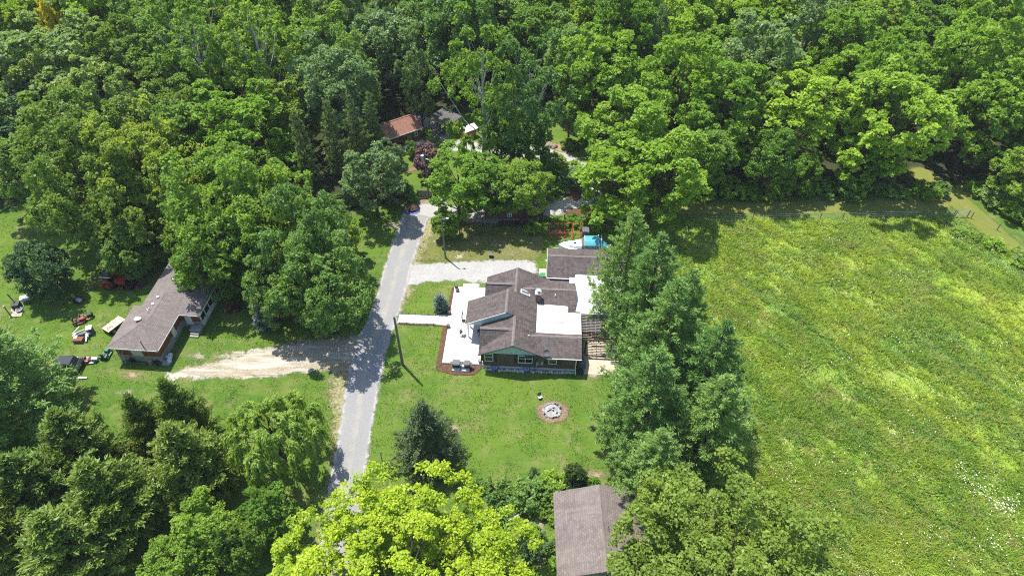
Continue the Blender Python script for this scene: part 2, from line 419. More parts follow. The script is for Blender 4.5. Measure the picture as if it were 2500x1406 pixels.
def thing(name, label, cat, loc=(0, 0, 0), rz=0., group=None):
    o = bpy.data.objects.new(name, None); COL.objects.link(o); o.empty_display_size = .3
    o.location = loc if len(loc) == 3 else (loc[0], loc[1], 0); o.rotation_euler = (0, 0, rz)
    o['label'] = label; o['category'] = cat
    if group: o['group'] = group
    return o
def tag(o, label, cat, group=None, kind=None):
    o['label'] = label; o['category'] = cat
    if group: o['group'] = group
    if kind: o['kind'] = kind
    return o
def dup(root, loc, rz, label, scale=None, group=None):
    r = root.copy(); COL.objects.link(r); r.location = loc if len(loc) == 3 else (loc[0], loc[1], 0)
    r.rotation_euler = (0, 0, rz); r['label'] = label
    if scale: r.scale = scale
    if group: r['group'] = group
    for ch in root.children:
        c = ch.copy(); COL.objects.link(c); c.parent = r
        for g in ch.children:
            d = g.copy(); COL.objects.link(d); d.parent = c
    return r
def share(me, name, parent, loc=(0, 0, 0), rot=(0, 0, 0), sc=(1, 1, 1)):
    o = bpy.data.objects.new(name, me); COL.objects.link(o); o.parent = parent
    o.location = loc; o.rotation_euler = rot; o.scale = sc; return o

def np_mesh(name, V, per, mat, attrs=None):
    nv = len(V); nf = nv // per
    me = bpy.data.meshes.new(name); me.vertices.add(nv); me.vertices.foreach_set('co', V.astype(np.float32).ravel())
    me.loops.add(nv); me.loops.foreach_set('vertex_index', np.arange(nv, dtype=np.int32))
    me.polygons.add(nf); me.polygons.foreach_set('loop_start', np.arange(0, nv, per, dtype=np.int32))
    me.update(calc_edges=True)
    for k, a in (attrs or {}).items():
        at = me.attributes.new(k, 'FLOAT', 'POINT'); at.data.foreach_set('value', np.repeat(a, per).astype(np.float32))
    me.materials.append(M[mat] if isinstance(mat, str) else mat)
    return me

# ---------------------------------------------------------------- ground
def sdf_poly(pts):
    A = np.array(pts, float); B = np.roll(A, -1, axis=0)
    def f(X, Y):
        d = np.full(X.shape, 1e9); ins = np.zeros(X.shape, bool)
        for (ax, ay), (bx, by) in zip(A, B):
            ex, ey = bx - ax, by - ay
            t = np.clip(((X - ax) * ex + (Y - ay) * ey) / (ex * ex + ey * ey + 1e-9), 0, 1)
            d = np.minimum(d, np.hypot(X - ax - t * ex, Y - ay - t * ey))
            if ay != by:
                c = ((ay > Y) != (by > Y)) & (X < ex * (Y - ay) / (by - ay) + ax)
                ins ^= c
        return np.where(ins, d, -d)
    f.bb = (A[:, 0].min(), A[:, 0].max(), A[:, 1].min(), A[:, 1].max()); return f
def smooth_path(pts, k=6):
    p = np.array(pts, float); p = np.vstack([2 * p[0] - p[1], p, 2 * p[-1] - p[-2]]); out = []
    for i in range(1, len(p) - 2):
        for t in np.linspace(0, 1, k, endpoint=False):
            a, b, c, d = p[i - 1], p[i], p[i + 1], p[i + 2]
            out.append(.5 * (2 * b + (c - a) * t + (2 * a - 5 * b + 4 * c - d) * t * t + (3 * b - a - 3 * c + d) * t ** 3))
    out.append(p[-2]); return np.array(out)
def sdf_path(pts, wd):
    A = smooth_path(pts)
    W = np.interp(np.linspace(0, 1, len(A)), np.linspace(0, 1, len(wd)), wd) if isinstance(wd, (list, tuple)) else np.full(len(A), wd)
    def f(X, Y):
        d = np.full(X.shape, -1e9)
        for i in range(len(A) - 1):
            ax, ay = A[i]; bx, by = A[i + 1]; ex, ey = bx - ax, by - ay
            t = np.clip(((X - ax) * ex + (Y - ay) * ey) / (ex * ex + ey * ey + 1e-9), 0, 1)
            d = np.maximum(d, W[i] * (1 - t) + W[i + 1] * t - np.hypot(X - ax - t * ex, Y - ay - t * ey))
        return d
    m = W.max(); f.bb = (A[:, 0].min() - m, A[:, 0].max() + m, A[:, 1].min() - m, A[:, 1].max() + m); return f
def sdf_oval(cx, cy, rx, ry):
    def f(X, Y): return (1 - np.hypot((X - cx) / rx, (Y - cy) / ry)) * min(rx, ry)
    f.bb = (cx - rx, cx + rx, cy - ry, cy + ry); return f
def sheet(name, f, z, mat, step=.5, pad=1.0):
    x0, x1, y0, y1 = f.bb; x0 -= pad; x1 += pad; y0 -= pad; y1 += pad
    nx = int((x1 - x0) / step) + 2; ny = int((y1 - y0) / step) + 2
    xs = np.linspace(x0, x1, nx); ys = np.linspace(y0, y1, ny); X, Y = np.meshgrid(xs, ys)
    D = f(X, Y); keep = (np.maximum.reduce([D[:-1, :-1], D[1:, :-1], D[:-1, 1:], D[1:, 1:]]) > -pad)
    idx = np.arange(nx * ny).reshape(ny, nx)
    q = np.stack([idx[:-1, :-1][keep], idx[:-1, 1:][keep], idx[1:, 1:][keep], idx[1:, :-1][keep]], 1)
    used, inv = np.unique(q, return_inverse=True); q = inv.reshape(-1, 4)
    V = np.stack([X.ravel()[used], Y.ravel()[used], np.zeros(len(used))], 1)
    me = bpy.data.meshes.new(name); me.from_pydata(V.tolist(), [], q.tolist())
    at = me.attributes.new('sd', 'FLOAT', 'POINT'); at.data.foreach_set('value', D.ravel()[used].astype(np.float32))
    me.materials.append(M[mat]); o = bpy.data.objects.new(name, me); COL.objects.link(o); o.location.z = z
    o['kind'] = 'structure'; return o
def PP(lst): return [P(*p) for p in lst]

gm = bpy.data.meshes.new('ground'); gm.from_pydata([(-1500, -900, 0), (1500, -900, 0), (1500, 2500, 0), (-1500, 2500, 0)], [], [(0, 1, 2, 3)])
gm.materials.append(M['lawn_soil']); go = bpy.data.objects.new('ground', gm); COL.objects.link(go); go['kind'] = 'structure'

HO, HR = (-3.2, 47.5), math.radians(-3.3)           # main house: front corner and turn
def HW(a, b): return (HO[0] + a * math.cos(HR) - b * math.sin(HR), HO[1] + a * math.sin(HR) + b * math.cos(HR))
LO, LR = (-44.35, 48.15), math.radians(-4.6)        # red ranch house
def LW(a, b): return (LO[0] + a * math.cos(LR) - b * math.sin(LR), LO[1] + a * math.sin(LR) + b * math.cos(LR))

MEADOW = [(18.5, 73), (30, 73.6), (61, 73.6), (66, 67), (74, 59), (88, 45), (96, 20), (60, 14), (21, 16), (19.5, 30), (19.5, 50)]
f_mead = sdf_poly(MEADOW)
f_lane = sdf_path(PP([(812, 1500), (828, 1320), (842, 1206), (866, 1060), (893, 900), (912, 830), (948, 740), (972, 650), (1003, 560), (1020, 520), (1060, 505)]), [1.9, 1.9, 1.85, 1.85, 2.05, 2.0, 1.9, 1.9, 2.0, 2.2, 2.2])
f_loop = sdf_path(PP([(1040, 512), (1110, 522), (1200, 528), (1320, 514), (1410, 494), (1450, 450), (1405, 402), (1350, 380), (1250, 370), (1160, 362), (1090, 350), (1062, 325), (1040, 305), (1020, 292)]), 1.75)
f_park = sdf_poly(PP([(968, 650), (1060, 640), (1200, 632), (1310, 634), (1318, 668), (1190, 694), (1110, 688), (1035, 692), (1000, 702), (962, 745), (940, 740)]))
f_drive = sdf_path(PP([(420, 915), (520, 902), (640, 888), (760, 868), (870, 862)]), [.8, 1.5, 2.2, 2.6, 2.9])
f_drive2 = sdf_path(PP([(520, 872), (640, 862), (760, 850), (860, 845)]), [.4, 1.1, 1.6, 1.9])
f_trackt = sdf_path([(18, 75.6), (30, 75.9), (48, 76.3), (60, 77.2), (66, 80)], [1.6, 1.7, 1.8, 2.0, 1.8])
f_trackr = sdf_path(PP([(2250, 425), (2305, 462), (2395, 540), (2500, 632), (2640, 750)]), 2.1)
f_patio = sdf_poly([HW(-4.65, .3), HW(0, .3), HW(0, 12.4), HW(-4.55, 12.4)])
f_house = sdf_poly([HW(0, 0), HW(10.5, 0), HW(16, 6), HW(16, 18), HW(6.7, 18), HW(6.7, 12), HW(0, 12)])
f_ranch = sdf_poly([LW(0, 0), LW(6, 0), LW(8.4, 5), LW(8.4, 16), LW(.8, 16), LW(0, 6)])
f_shed = sdf_poly([(4, 22.5), (11.6, 22.5), (11.6, 30.6), (4, 30.6)])
f_mulch = sdf_poly(PP([(1108, 700), (1097, 772), (1088, 800), (1080, 888), (1092, 900), (1070, 892), (1076, 840), (1083, 800), (1090, 760), (1102, 700)]))
f_forest = sdf_poly([(-160, 76), (-75, 76), (-46, 72), (-24, 73), (-19, 79), (-19, 90), (-26, 97), (-9, 101), (8, 101), (14, 92), (14, 82), (19, 78.2), (60, 79.5), (74, 80), (76, 70), (88, 58), (160, 40), (220, 260), (-220, 260)])
f_orch = sdf_poly(PP([(1035, 575), (1060, 540), (1180, 540), (1330, 555), (1340, 620), (1310, 640), (1100, 644), (1005, 640)]))

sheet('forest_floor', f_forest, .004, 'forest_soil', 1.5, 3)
sheet('meadow_ground', f_mead, .006, 'meadow_soil', 1.0, 2)
sheet('mown_track', f_trackt, .010, 'track_turf', .6); sheet('mown_track', f_trackr, .014, 'track_turf', .6)
sheet('dry_turf', f_orch, .008, 'orchard_turf', .6)
sheet('verge', sdf_path(PP([(780, 1406), (835, 1206), (858, 1060), (862, 930)]), [2.1, 2.2, 2.6, 3.4]), .010, 'verge_straw', .5)
sheet('verge', sdf_path(PP([(962, 745), (985, 690), (1010, 600), (1050, 545)]), [2.0, 2.3, 2.4, 2.3]), .011, 'verge_straw', .5)
sheet('side_drive', f_drive2, .012, 'gravel_tan', .4); sheet('side_drive', f_drive, .016, 'gravel_tan', .4)
sheet('parking_gravel', f_park, .018, 'gravel_white', .4)
sheet('gravel_lane', f_lane, .022, 'gravel_grey', .4); sheet('gravel_loop', f_loop, .026, 'gravel_white', .4)
PATCH = [(322, 913, 42, 13, 'dirt_tan'), (308, 957, 40, 9, 'dirt_pale'), (484, 868, 42, 12, 'dirt_pale'), (150, 760, 14, 6, 'dirt_tan'), (262, 757, 4, 3, 'dirt_tan'),
         (1350, 1005, 46, 30, 'burnt_soil'), (1120, 625, 26, 11, 'dirt_pale'), (1062, 590, 22, 8, 'dirt_pale'), (960, 548, 20, 12, 'dirt_pale'), (1040, 490, 22, 10, 'dirt_tan'), (100, 560, 26, 9, 'dirt_tan'),
         (1080, 935, 22, 10, 'verge_straw'), (1110, 1045, 60, 22, 'verge_straw'), (1205, 1190, 14, 16, 'dirt_tan'), (1310, 1285, 26, 30, 'dirt_pale'), (1320, 1370, 16, 40, 'dirt_tan'),
         (1455, 1160, 40, 16, 'dirt_tan'), (1450, 905, 26, 26, 'dirt_pale'), (1210, 600, 30, 8, 'dirt_tan'), (1250, 620, 50, 12, 'verge_straw'), (1060, 722, 40, 8, 'verge_straw'), (1255, 545, 40, 10, 'mulch_brown'),
         (1340, 560, 60, 14, 'dirt_tan'), (1375, 362, 30, 14, 'dirt_tan'), (1420, 520, 40, 12, 'mulch_brown'), (1400, 450, 26, 40, 'mulch_brown'), (560, 835, 60, 6, 'dirt_pale'), (965, 900, 8, 14, 'verge_straw'), (940, 1000, 6, 60, 'verge_straw'), (1000, 890, 30, 8, 'verge_straw'),
         (245, 795, 16, 9, 'dirt_tan'), (2110, 460, 24, 8, 'dirt_tan'), (1330, 1045, 20, 8, 'verge_straw'), (1480, 1060, 30, 14, 'verge_straw')]
patch_f = []
for i, (px, py, rx, ry, m_) in enumerate(PATCH):
    c = P(px, py); a = P(px + rx, py); b = P(px, py - ry)
    f = sdf_oval(c[0], c[1], max(.4, a[0] - c[0]), max(.4, b[1] - c[1])); patch_f.append(f)
    sheet('bare_patch', f, .028 + .0012 * i, m_, .3, .8)
sheet('mulch_bed', sdf_poly([HW(-4.6, .2), HW(-5.35, -.7), HW(-3.2, -1.3), HW(-.9, -1.2), HW(-.1, -.2), HW(-.1, .3), HW(-4.6, .3)]), .072, 'mulch_brown', .25, .6)
sheet('mulch_bed', sdf_poly([HW(-4.65, .0), HW(-5.35, -.6), HW(-5.3, 6.2), HW(-4.65, 6.2)]), .074, 'mulch_brown', .25, .6)
sheet('mulch_bed', sdf_poly([HW(-4.6, 7.6), HW(-5.2, 7.6), HW(-5.0, 12.3), HW(-4.6, 12.3)]), .076, 'mulch_brown', .25, .6)
sheet('mulch_bed', sdf_poly([HW(-4.65, 5.75), HW(-10.6, 5.75), HW(-10.6, 6.15), HW(-4.65, 6.15)]), .078, 'mulch_brown', .25, .6)

# ---------------------------------------------------------------- grass blades (nobody could count them)
nr = np.random.default_rng(11)
def vnoise(X, Y, s, seed):
    """cheap smooth value noise"""
    r = np.random.default_rng(seed); T = r.random((256, 256)); x = X / s; y = Y / s
    i = np.floor(x).astype(int); j = np.floor(y).astype(int); u = x - i; v = y - j; u = u * u * (3 - 2 * u); v = v * v * (3 - 2 * v)
    g = lambda a, b: T[a % 256, b % 256]
    return (g(i, j) * (1 - u) + g(i + 1, j) * u) * (1 - v) + (g(i, j + 1) * (1 - u) + g(i + 1, j + 1) * u) * v
def blades(name, X, Y, h, wd, lean, mat, label, cat, v=None):
    n = len(X); a = nr.random(n) * 2 * PI; l = nr.random(n) * 2 * PI
    ca, sa = np.cos(a) * wd * .5, np.sin(a) * wd * .5
    V = np.zeros((n, 3, 3)); V[:, 0] = np.stack([X - ca, Y - sa, np.zeros(n)], 1); V[:, 1] = np.stack([X + ca, Y + sa, np.zeros(n)], 1)
    V[:, 2] = np.stack([X + np.cos(l) * h * lean, Y + np.sin(l) * h * lean, h], 1)
    me = np_mesh(name, V.reshape(-1, 3), 3, mat, {'v': nr.random(n) if v is None else v})
    o = bpy.data.objects.new(name, me); COL.objects.link(o); o['kind'] = 'stuff'; o['label'] = label; o['category'] = cat; return o
excl = [f_lane, f_loop, f_park, f_drive, f_patio, f_house, f_ranch, f_shed]
n = 330000
u_ = (nr.random(n) * 2 - 1); Y = 24 + 55 * nr.random(n) ** 1.15; X = u_ * (Y * .55 + 31)
k = (f_mead(X, Y) < -.3) & (X < 22); X, Y = X[k], Y[k]
for f in excl + patch_f[:5]:
    bb = f.bb; near = (X > bb[0] - .3) & (X < bb[1] + .3) & (Y > bb[2] - .3) & (Y < bb[3] + .3)
    d = np.full(len(X), -9.); d[near] = f(X[near], Y[near]); k = d < nr.normal(0, .25, len(X)); X, Y = X[k], Y[k]
nn = vnoise(X, Y, 1.3, 3) * .55 + vnoise(X, Y, .45, 4) * .45
k = nr.random(len(X)) < np.clip(nn * 2.4 - .55, .05, 1); X, Y, nn = X[k], Y[k], nn[k]
blades('lawn_grass', X, Y, .05 + .16 * nn * nr.random(len(X)), .05 + .05 * nr.random(len(X)), .7, 'lawn_blade', 'short mown lawn grass around the two houses', 'grass')
n = 380000
Y = 16 + 58 * nr.random(n); X = 18 + (Y * .6 + 35 - 18) * nr.random(n); k = f_mead(X, Y) > nr.normal(.3, .35, n); X, Y = X[k], Y[k]
Xr, Yr = X * .6 - Y * .8, X * .8 + Y * .6; nn = vnoise(Xr, Yr, 3.2, 5) * .3 + vnoise(Xr * .5 + 40, Yr, .9, 6) * .4 + vnoise(Xr, Yr, .4, 8) * .3
k = nr.random(len(X)) < np.clip(nn * 2.0 - .3, .2, 1); X, Y, nn = X[k], Y[k], nn[k]
hh = (.22 + .95 * np.clip(nn - .2, 0, 1)) * (.45 + .75 * nr.random(len(X)))
blades('meadow_grass', X, Y, hh * .82, .08 + .08 * nr.random(len(X)), 1.25, 'meadow_blade', 'tall uncut meadow grass in the fenced field', 'grass')
# white wildflower heads in drifts
n = 5000; Y = 20 + 53 * nr.random(n); X = 19 + (Y * .6 + 14) * nr.random(n)
k = (f_mead(X, Y) > .6) & (nr.random(n) < np.clip((vnoise(X, Y, 4.5, 9) * .5 + vnoise(X, Y, 1.2, 19) * .5 - .63) * 6, .005, .55)); X, Y = X[k], Y[k]
for q_, m_, s_ in (((2455, 1240), 70, .8), ((2380, 1205), 40, .9), ((2340, 1160), 30, 1.0), ((2420, 1330), 30, 1.2), ((1930, 1180), 12, .7), ((2060, 700), 14, 1.2), ((2190, 830), 16, 1.5)):
    c_ = P(*q_); X = np.append(X, nr.normal(c_[0], s_, m_)); Y = np.append(Y, nr.normal(c_[1], s_ * .7, m_))
n = len(X)
a = nr.random(n) * PI; z = .5 + .35 * nr.random(n); r = .025 + .04 * nr.random(n)
V = np.stack([np.stack([X + np.cos(a + q) * r, Y + np.sin(a + q) * r, z + (.03 if j % 2 else 0)], 1) for j, q in enumerate((0, PI / 2, PI, 1.5 * PI))], 1)
me = np_mesh('wildflowers', V.reshape(-1, 3), 4, 'white_paint'); o = bpy.data.objects.new('wildflowers', me); COL.objects.link(o)
tag(o, 'drifts of tiny white wildflower heads among the meadow grass', 'wildflowers', kind='stuff')

# broad-leaved weeds standing in clumps in the meadow
def weed_drift(name, n, seed, cut, h, ls, mat, label):
    g = np.random.default_rng(seed); Y = 18 + 55 * g.random(n); X = 19 + (Y * .6 + 15) * g.random(n)
    Xr, Yr = X * .6 - Y * .8, X * .8 + Y * .6
    d = vnoise(Xr * .45, Yr, 2.6, seed) * .6 + vnoise(X, Y, .9, seed + 1) * .4
    k = (f_mead(X, Y) > .3) & (g.random(n) < np.clip((d - cut) * 5, .02, 1)); X, Y = X[k], Y[k]; m = len(X); q = 9
    c = np.stack([X, Y, np.zeros(m)], 1)[:, None] + g.normal(0, 1, (m, q, 3)) * np.array([.16, .16, 0]) + np.array([0, 0, 1]) * (h * g.random((m, q, 1)) + .1) * (.6 + .8 * g.random((m, 1, 1)))
    a = g.random((m, q)) * 6.283; t = np.stack([np.cos(a), np.sin(a), g.normal(0, .35, (m, q))], -1); b = np.stack([-np.sin(a), np.cos(a), g.normal(0, .35, (m, q))], -1)
    l = (ls * g.uniform(.5, 1.2, (m, q)))[..., None]; V = np.stack([c - t * l * .5, c + b * l * .3, c + t * l * .5, c - b * l * .3], 2)
    v = np.clip(.5 * g.random((m, 1)) + .5 * g.random((m, q)), 0, 1).ravel()
    o = bpy.data.objects.new(name, np_mesh(name, V.reshape(-1, 3), 4, mat, {'v': v})); COL.objects.link(o); tag(o, label, 'weeds', kind='stuff')
weed_drift('meadow_weeds', 11000, 31, .54, .4, .2, 'weed_green', 'dark green broad-leaved weeds scattered through the meadow')
weed_drift('pale_weeds', 6000, 41, .58, .5, .18, 'weed_pale', 'pale grey-green weeds in drifts through the meadow')
weed_drift('seed_heads', 6500, 51, .58, .75, .13, 'weed_rust', 'rust-brown dock seed heads in patches of the meadow')

# ---------------------------------------------------------------- plants
def unit(a): return a / (np.linalg.norm(a, axis=-1, keepdims=True) + 1e-9)
def cards(Pt, T, Nn, ln, wd):
    """one pointed leaf per point: along T, facing Nn, folded a little"""
    T = unit(T); B = unit(np.cross(Nn, T)); Nn = np.cross(T, B); ln = ln[:, None]; wd = wd[:, None]
    V = np.zeros((len(Pt), 4, 3)); V[:, 0] = Pt - T * ln * .5; V[:, 2] = Pt + T * ln * .5
    V[:, 1] = Pt + B * wd * .5 + Nn * wd * .22; V[:, 3] = Pt - B * wd * .5 + Nn * wd * .22
    return V.reshape(-1, 3)
def decid(seed, R=5., H=16., zlo=.2, nl=24, nc=15, nk=44, leaf=.42, lob=(.27, .42), rag=.16, flat=.75, ctop=1.0, spread=1.0):
    """broadleaf crown: boughs, leaf clumps on the boughs, leaves in the clumps. Returns leaf vertices, v, bough centres"""
    g = np.random.default_rng(seed); zc = H * (1 + zlo) / 2; Rz = H * (1 - zlo) / 2
    i = np.arange(nl) + .5; ph = np.arccos(1 - 2 * i / nl * .9); th = PI * (1 + 5 ** .5) * i + g.random(nl)
    D = np.stack([np.cos(th) * np.sin(ph), np.sin(th) * np.sin(ph), np.cos(ph) * ctop], 1) + g.normal(0, .13, (nl, 3))
    rl = R * g.uniform(*lob, nl) * np.where(D[:, 2] > .75, .85, 1)
    k = (1 - rl / R * .85) * g.uniform(1 - rag, 1 + rag, nl)
    L = D * np.array([R, R, Rz]) * k[:, None] * np.array([spread, spread, 1]) + np.array([0, 0, zc])
    lv = g.random(nl)
    od = unit(D * np.array([1, 1, .9]))
    d2 = unit(g.normal(0, 1, (nl, nc, 3)) + od[:, None] * .85 + np.array([0, 0, .38]))
    C = L[:, None] + d2 * (rl[:, None, None] * g.uniform(.62, 1.12, (nl, nc, 1))) * np.array([1, 1, .85])
    rc = rl[:, None] * g.uniform(.26, .46, (nl, nc)); cv = g.random((nl, nc))
    d3 = unit(g.normal(0, 1, (nl, nc, nk, 3)) + d2[:, :, None] * .55 + np.array([0, 0, .35]))
    q = C[:, :, None] + d3 * (rc[:, :, None, None] * g.uniform(.15, 1.12, (nl, nc, nk, 1)) ** .7) * np.array([1, 1, flat])
    nn = unit(d3 * .45 + np.array([-.15, .15, .75]) + g.normal(0, .42, d3.shape))
    tt = g.normal(0, 1, d3.shape) + d3 * .9 - np.array([0, 0, .25])
    v = np.clip(.22 * lv[:, None, None] + .38 * cv[:, :, None] + .5 * g.random((nl, nc, nk)) - .08, 0, 1)
    m = nl * nc * nk; s = leaf * g.uniform(.6, 1.25, m)
    V = cards(q.reshape(-1, 3), tt.reshape(-1, 3), nn.reshape(-1, 3), s, s * g.uniform(.5, .75, m))
    return V, v.ravel(), L
def limbs(seed, L, H, zlo, r=.28, top=.8):
    """tapered trunk with a limb curving out to each bough"""
    g = random.Random(seed); m = MB(); b = [(0, 0, -.2)]
    x = y = 0.
    for i in range(1, 6):
        x += g.uniform(-.25, .25); y += g.uniform(-.25, .25); b.append((x, y, H * top * i / 5))
    m.tube(b, [r * 1.25, r, r * .85, r * .65, r * .42, r * .15], 7)
    for l in L:
        t = min(.93, max(.12, (l[2] - .22 * H - .35 * math.hypot(l[0], l[1])) / (H * top))) * 5; i = min(4, int(t)); f = t - i
        p = Vector(b[i]).lerp(Vector(b[i + 1]), f); e = Vector(l); c = p.lerp(e, .5) + Vector((0, 0, -.12 * (e - p).length)); q = r * (1 - t / 5.6) * .5
        m.tube([p, c, e, e + (e - c) * .35], [q, q * .7, q * .4, q * .12], 5, False)
    return m
def conifer(seed, H, Rb, z0=.1, levels=16, per=6, shape=.85, rise=.15, tuft=13, nt=16, ln=.5, wd=.13, droop=0., side=.3, gap=.25, dense=1.0, upward=.25, vj=.28, rv=(.68, 1.14)):
    """whorled evergreen: boughs along the stem, tufts of needles along the boughs"""
    g = np.random.default_rng(seed); Q = []; T = []; VV = []; BR = []
    for i in range(levels):
        f = i / (levels - 1); z = H * (z0 + (1 - z0) * f * .97); r = Rb * (1 - f) ** shape * g.uniform(.85, 1.1) + .18
        if f < .18: r *= .72 + 1.5 * f
        n_ = max(3, int(per * (1 - .35 * f) + .5)); a0 = g.random() * 6.28
        for k in range(n_):
            a = a0 + 6.283 * k / n_ + g.normal(0, .16); rr = r * g.uniform(*rv); zz = z + g.normal(0, vj) * (1 - f)
            tip = np.array([math.cos(a) * rr, math.sin(a) * rr, zz + rise * rr * g.uniform(.4, 1.5)]); root = np.array([0, 0, zz - .05 * rr])
            BR.append((root, tip)); bd = unit(tip - root); sd_ = np.array([-bd[1], bd[0], 0])
            nb = max(3, int(nt * rr / Rb * dense) + 2); cvb = g.random()
            for j in range(nb):
                t = gap + (1 - gap) * ((j + g.random()) / nb); sp = side * rr * (1.12 - t) * 1.5
                c = root + (tip - root) * t + sd_ * g.normal(0, .5) * sp + np.array([0, 0, g.normal(0, .09) * rr * .5 - droop * t * t * rr * .35])
                dv = unit(bd * .75 + sd_ * g.normal(0, .5) + np.array([0, 0, upward - droop * .7]))
                dd = unit(dv + g.normal(0, .52, (tuft, 3))); Q.append(c + dd * g.uniform(.08, .55, (tuft, 1)) * ln + g.normal(0, .1, (tuft, 3))); T.append(dd)
                VV.append(np.clip(.3 * cvb + .35 * g.random() + .4 * g.random(tuft) - .02, 0, 1))
    Q = np.concatenate(Q); T = np.concatenate(T); VV = np.concatenate(VV); n = len(Q)
    s = ln * g.uniform(.7, 1.3, n); nn = g.normal(0, .7, (n, 3)) + np.array([0, 0, 1.0])
    return cards(Q, T, nn, s, wd * g.uniform(.7, 1.3, n)), VV, BR
def con_trunk(H, r, BR, seed=1):
    m = MB(); m.tube([(0, 0, -.2), (0, 0, H * .5), (0, 0, H * .98)], [r, r * .6, .03], 7)
    for (a, b) in BR[::2]:
        m.tube([a, (a + b) / 2, a + (b - a) * .85], [.055, .035, .012], 4, False)
    return m
def willow(seed, R, H, mat):
    """drooping crown: locks of hanging strands that spill from arching limbs"""
    g = np.random.default_rng(seed); Q = []; T = []; VV = []; L = []
    for i in range(64):
        a0 = 2.4 * i + g.normal(0, .3); r0 = R * math.sqrt((i + .5) / 64) * .86 * g.uniform(.8, 1.12); top = H * (1.0 - .38 * (r0 / R) ** 2) * g.uniform(.8, 1.06)
        cx, cy = math.cos(a0) * r0, math.sin(a0) * r0; L.append((cx * .9, cy * .9, top - .35)); lv = g.random(); da = g.normal(0, .35)
        for k in range(13):
            hang = min(g.uniform(.9, 1.9 + 2.2 * r0 / R), top - .4); n = int(hang * 15) + 8; t = np.linspace(0, 1, n)
            a = a0 + da + g.normal(0, .65); out = g.uniform(.25, 1.25); ax, ay = math.cos(a), math.sin(a)
            p = np.stack([cx + ax * out * np.sqrt(t), cy + ay * out * np.sqrt(t), top + .3 * np.sin(t * 2.6) - hang * t ** 1.6], 1) + g.normal(0, .07, (n, 3))
            dv = unit(np.stack([ax * out * (.8 - .6 * t), ay * out * (.8 - .6 * t), .5 - hang * 1.5 * t], 1) + g.normal(0, .28, (n, 3)))
            Q.append(p); T.append(dv); VV.append(np.clip(.3 * lv + .25 * g.random() + .45 * g.random(n), 0, 1))
    Q = np.concatenate(Q); T = np.concatenate(T); n = len(Q)
    return cards(Q, T, g.normal(0, .7, (n, 3)) + np.array([0, 0, 1.0]), g.uniform(.3, .5, n), g.uniform(.09, .15, n)), np.concatenate(VV), L

GEO = {}
def geo_decid(key, seed, R, H, r=.3, mat='leaf_green', bark='bark_brown', nlimb=99, **kw):
    V, v, L = decid(seed, R, H, **kw)
    GEO[key] = (np_mesh(key, V, 4, mat, {'v': v}), limbs(seed, L[:nlimb], H, kw.get('zlo', .2), r).mesh(key + '_wood', bark), R, H)
for i in range(5):   # woodland broadleaf crowns
    geo_decid('broad%d' % i, 20 + i, 5.2, 18., .3, zlo=[.16, .22, .14, .2, .12][i], nl=[26, 30, 24, 34, 28][i], nc=15, nk=[42, 37, 45, 34, 40][i], leaf=.43, rag=.2 + .02 * i)
for i in range(3):   # feathery walnut-like crowns, leaves in fine layers
    geo_decid('airy%d' % i, 40 + i, 5.2, 17., .26, zlo=.12, nl=44, nc=13, nk=34, leaf=.44, lob=(.2, .34), rag=.24, flat=.55)
for i in range(2):   # tall loose crowns with visible pale limbs
    geo_decid('loose%d' % i, 60 + i, 6., 21., .34, nlimb=17, zlo=.08, nl=42, nc=12, nk=32, leaf=.42, lob=(.17, .3), rag=.28, flat=.8)
for i in range(3):   # shade trees near the camera, finer leaves
    geo_decid('shade%d' % i, 80 + i, 6.5, 14., .34, zlo=.1, nl=46, nc=16, nk=34, leaf=.4, lob=(.2, .33), rag=.2)
geo_decid('bigmaple', 95, 9., 12.5, .45, nlimb=40, zlo=.1, nl=200, nc=16, nk=36, leaf=.27, lob=(.09, .17), rag=.15, flat=.8, ctop=.86)
geo_decid('bigwalnut', 97, 8.6, 11.5, .28, nlimb=26, zlo=.05, nl=130, nc=15, nk=30, leaf=.34, lob=(.14, .24), rag=.2, flat=.55)
geo_decid('small0', 101, 2.4, 6., .12, zlo=.08, nl=30, nc=14, nk=30, leaf=.26, lob=(.3, .45)); geo_decid('small1', 102, 2.4, 6., .12, zlo=.1, nl=22, nc=14, nk=32, leaf=.27, lob=(.32, .5), rag=.25)
geo_decid('scrub0', 111, 1., 1.5, .03, zlo=0., nl=12, nc=9, nk=16, leaf=.2, lob=(.35, .6), rag=.25); geo_decid('scrub1', 112, 1., 1.3, .03, zlo=0., nl=9, nc=9, nk=18, leaf=.24, lob=(.35, .6), rag=.35)
geo_decid('roundy', 115, 3.6, 7.8, .2, zlo=.02, nl=46, nc=16, nk=34, leaf=.27, lob=(.24, .36), rag=.1)
def geo_con(key, seed, H, Rb, r, mat, bark='bark_brown', **kw):
    V, v, BR = conifer(seed, H, Rb, **kw); GEO[key] = (np_mesh(key, V, 4, mat, {'v': v}), con_trunk(H, r, BR).mesh(key + '_wood', bark), Rb, H)
for i in range(3):
    geo_con('whitepine%d' % i, 130 + i, 17., 5.2, .28, 'needle_pine', z0=.07, levels=17, per=9, shape=.74, rise=.2, nt=24, tuft=17, ln=.36, wd=.085, gap=.3, side=.34, vj=.12)
geo_con('narrowpine', 140, 16., 2.6, .2, 'needle_grey', z0=.3, levels=15, per=5, shape=.6, rise=.3, nt=8, tuft=14, ln=.55, wd=.13, gap=.3)
geo_con('spruce', 150, 9.2, 3.9, .18, 'needle_spruce', z0=.04, levels=20, per=9, shape=.95, rise=.02, nt=17, tuft=14, ln=.26, wd=.075, droop=.5, gap=.3, side=.2, upward=.15, vj=.1, rv=(.6, 1.25))
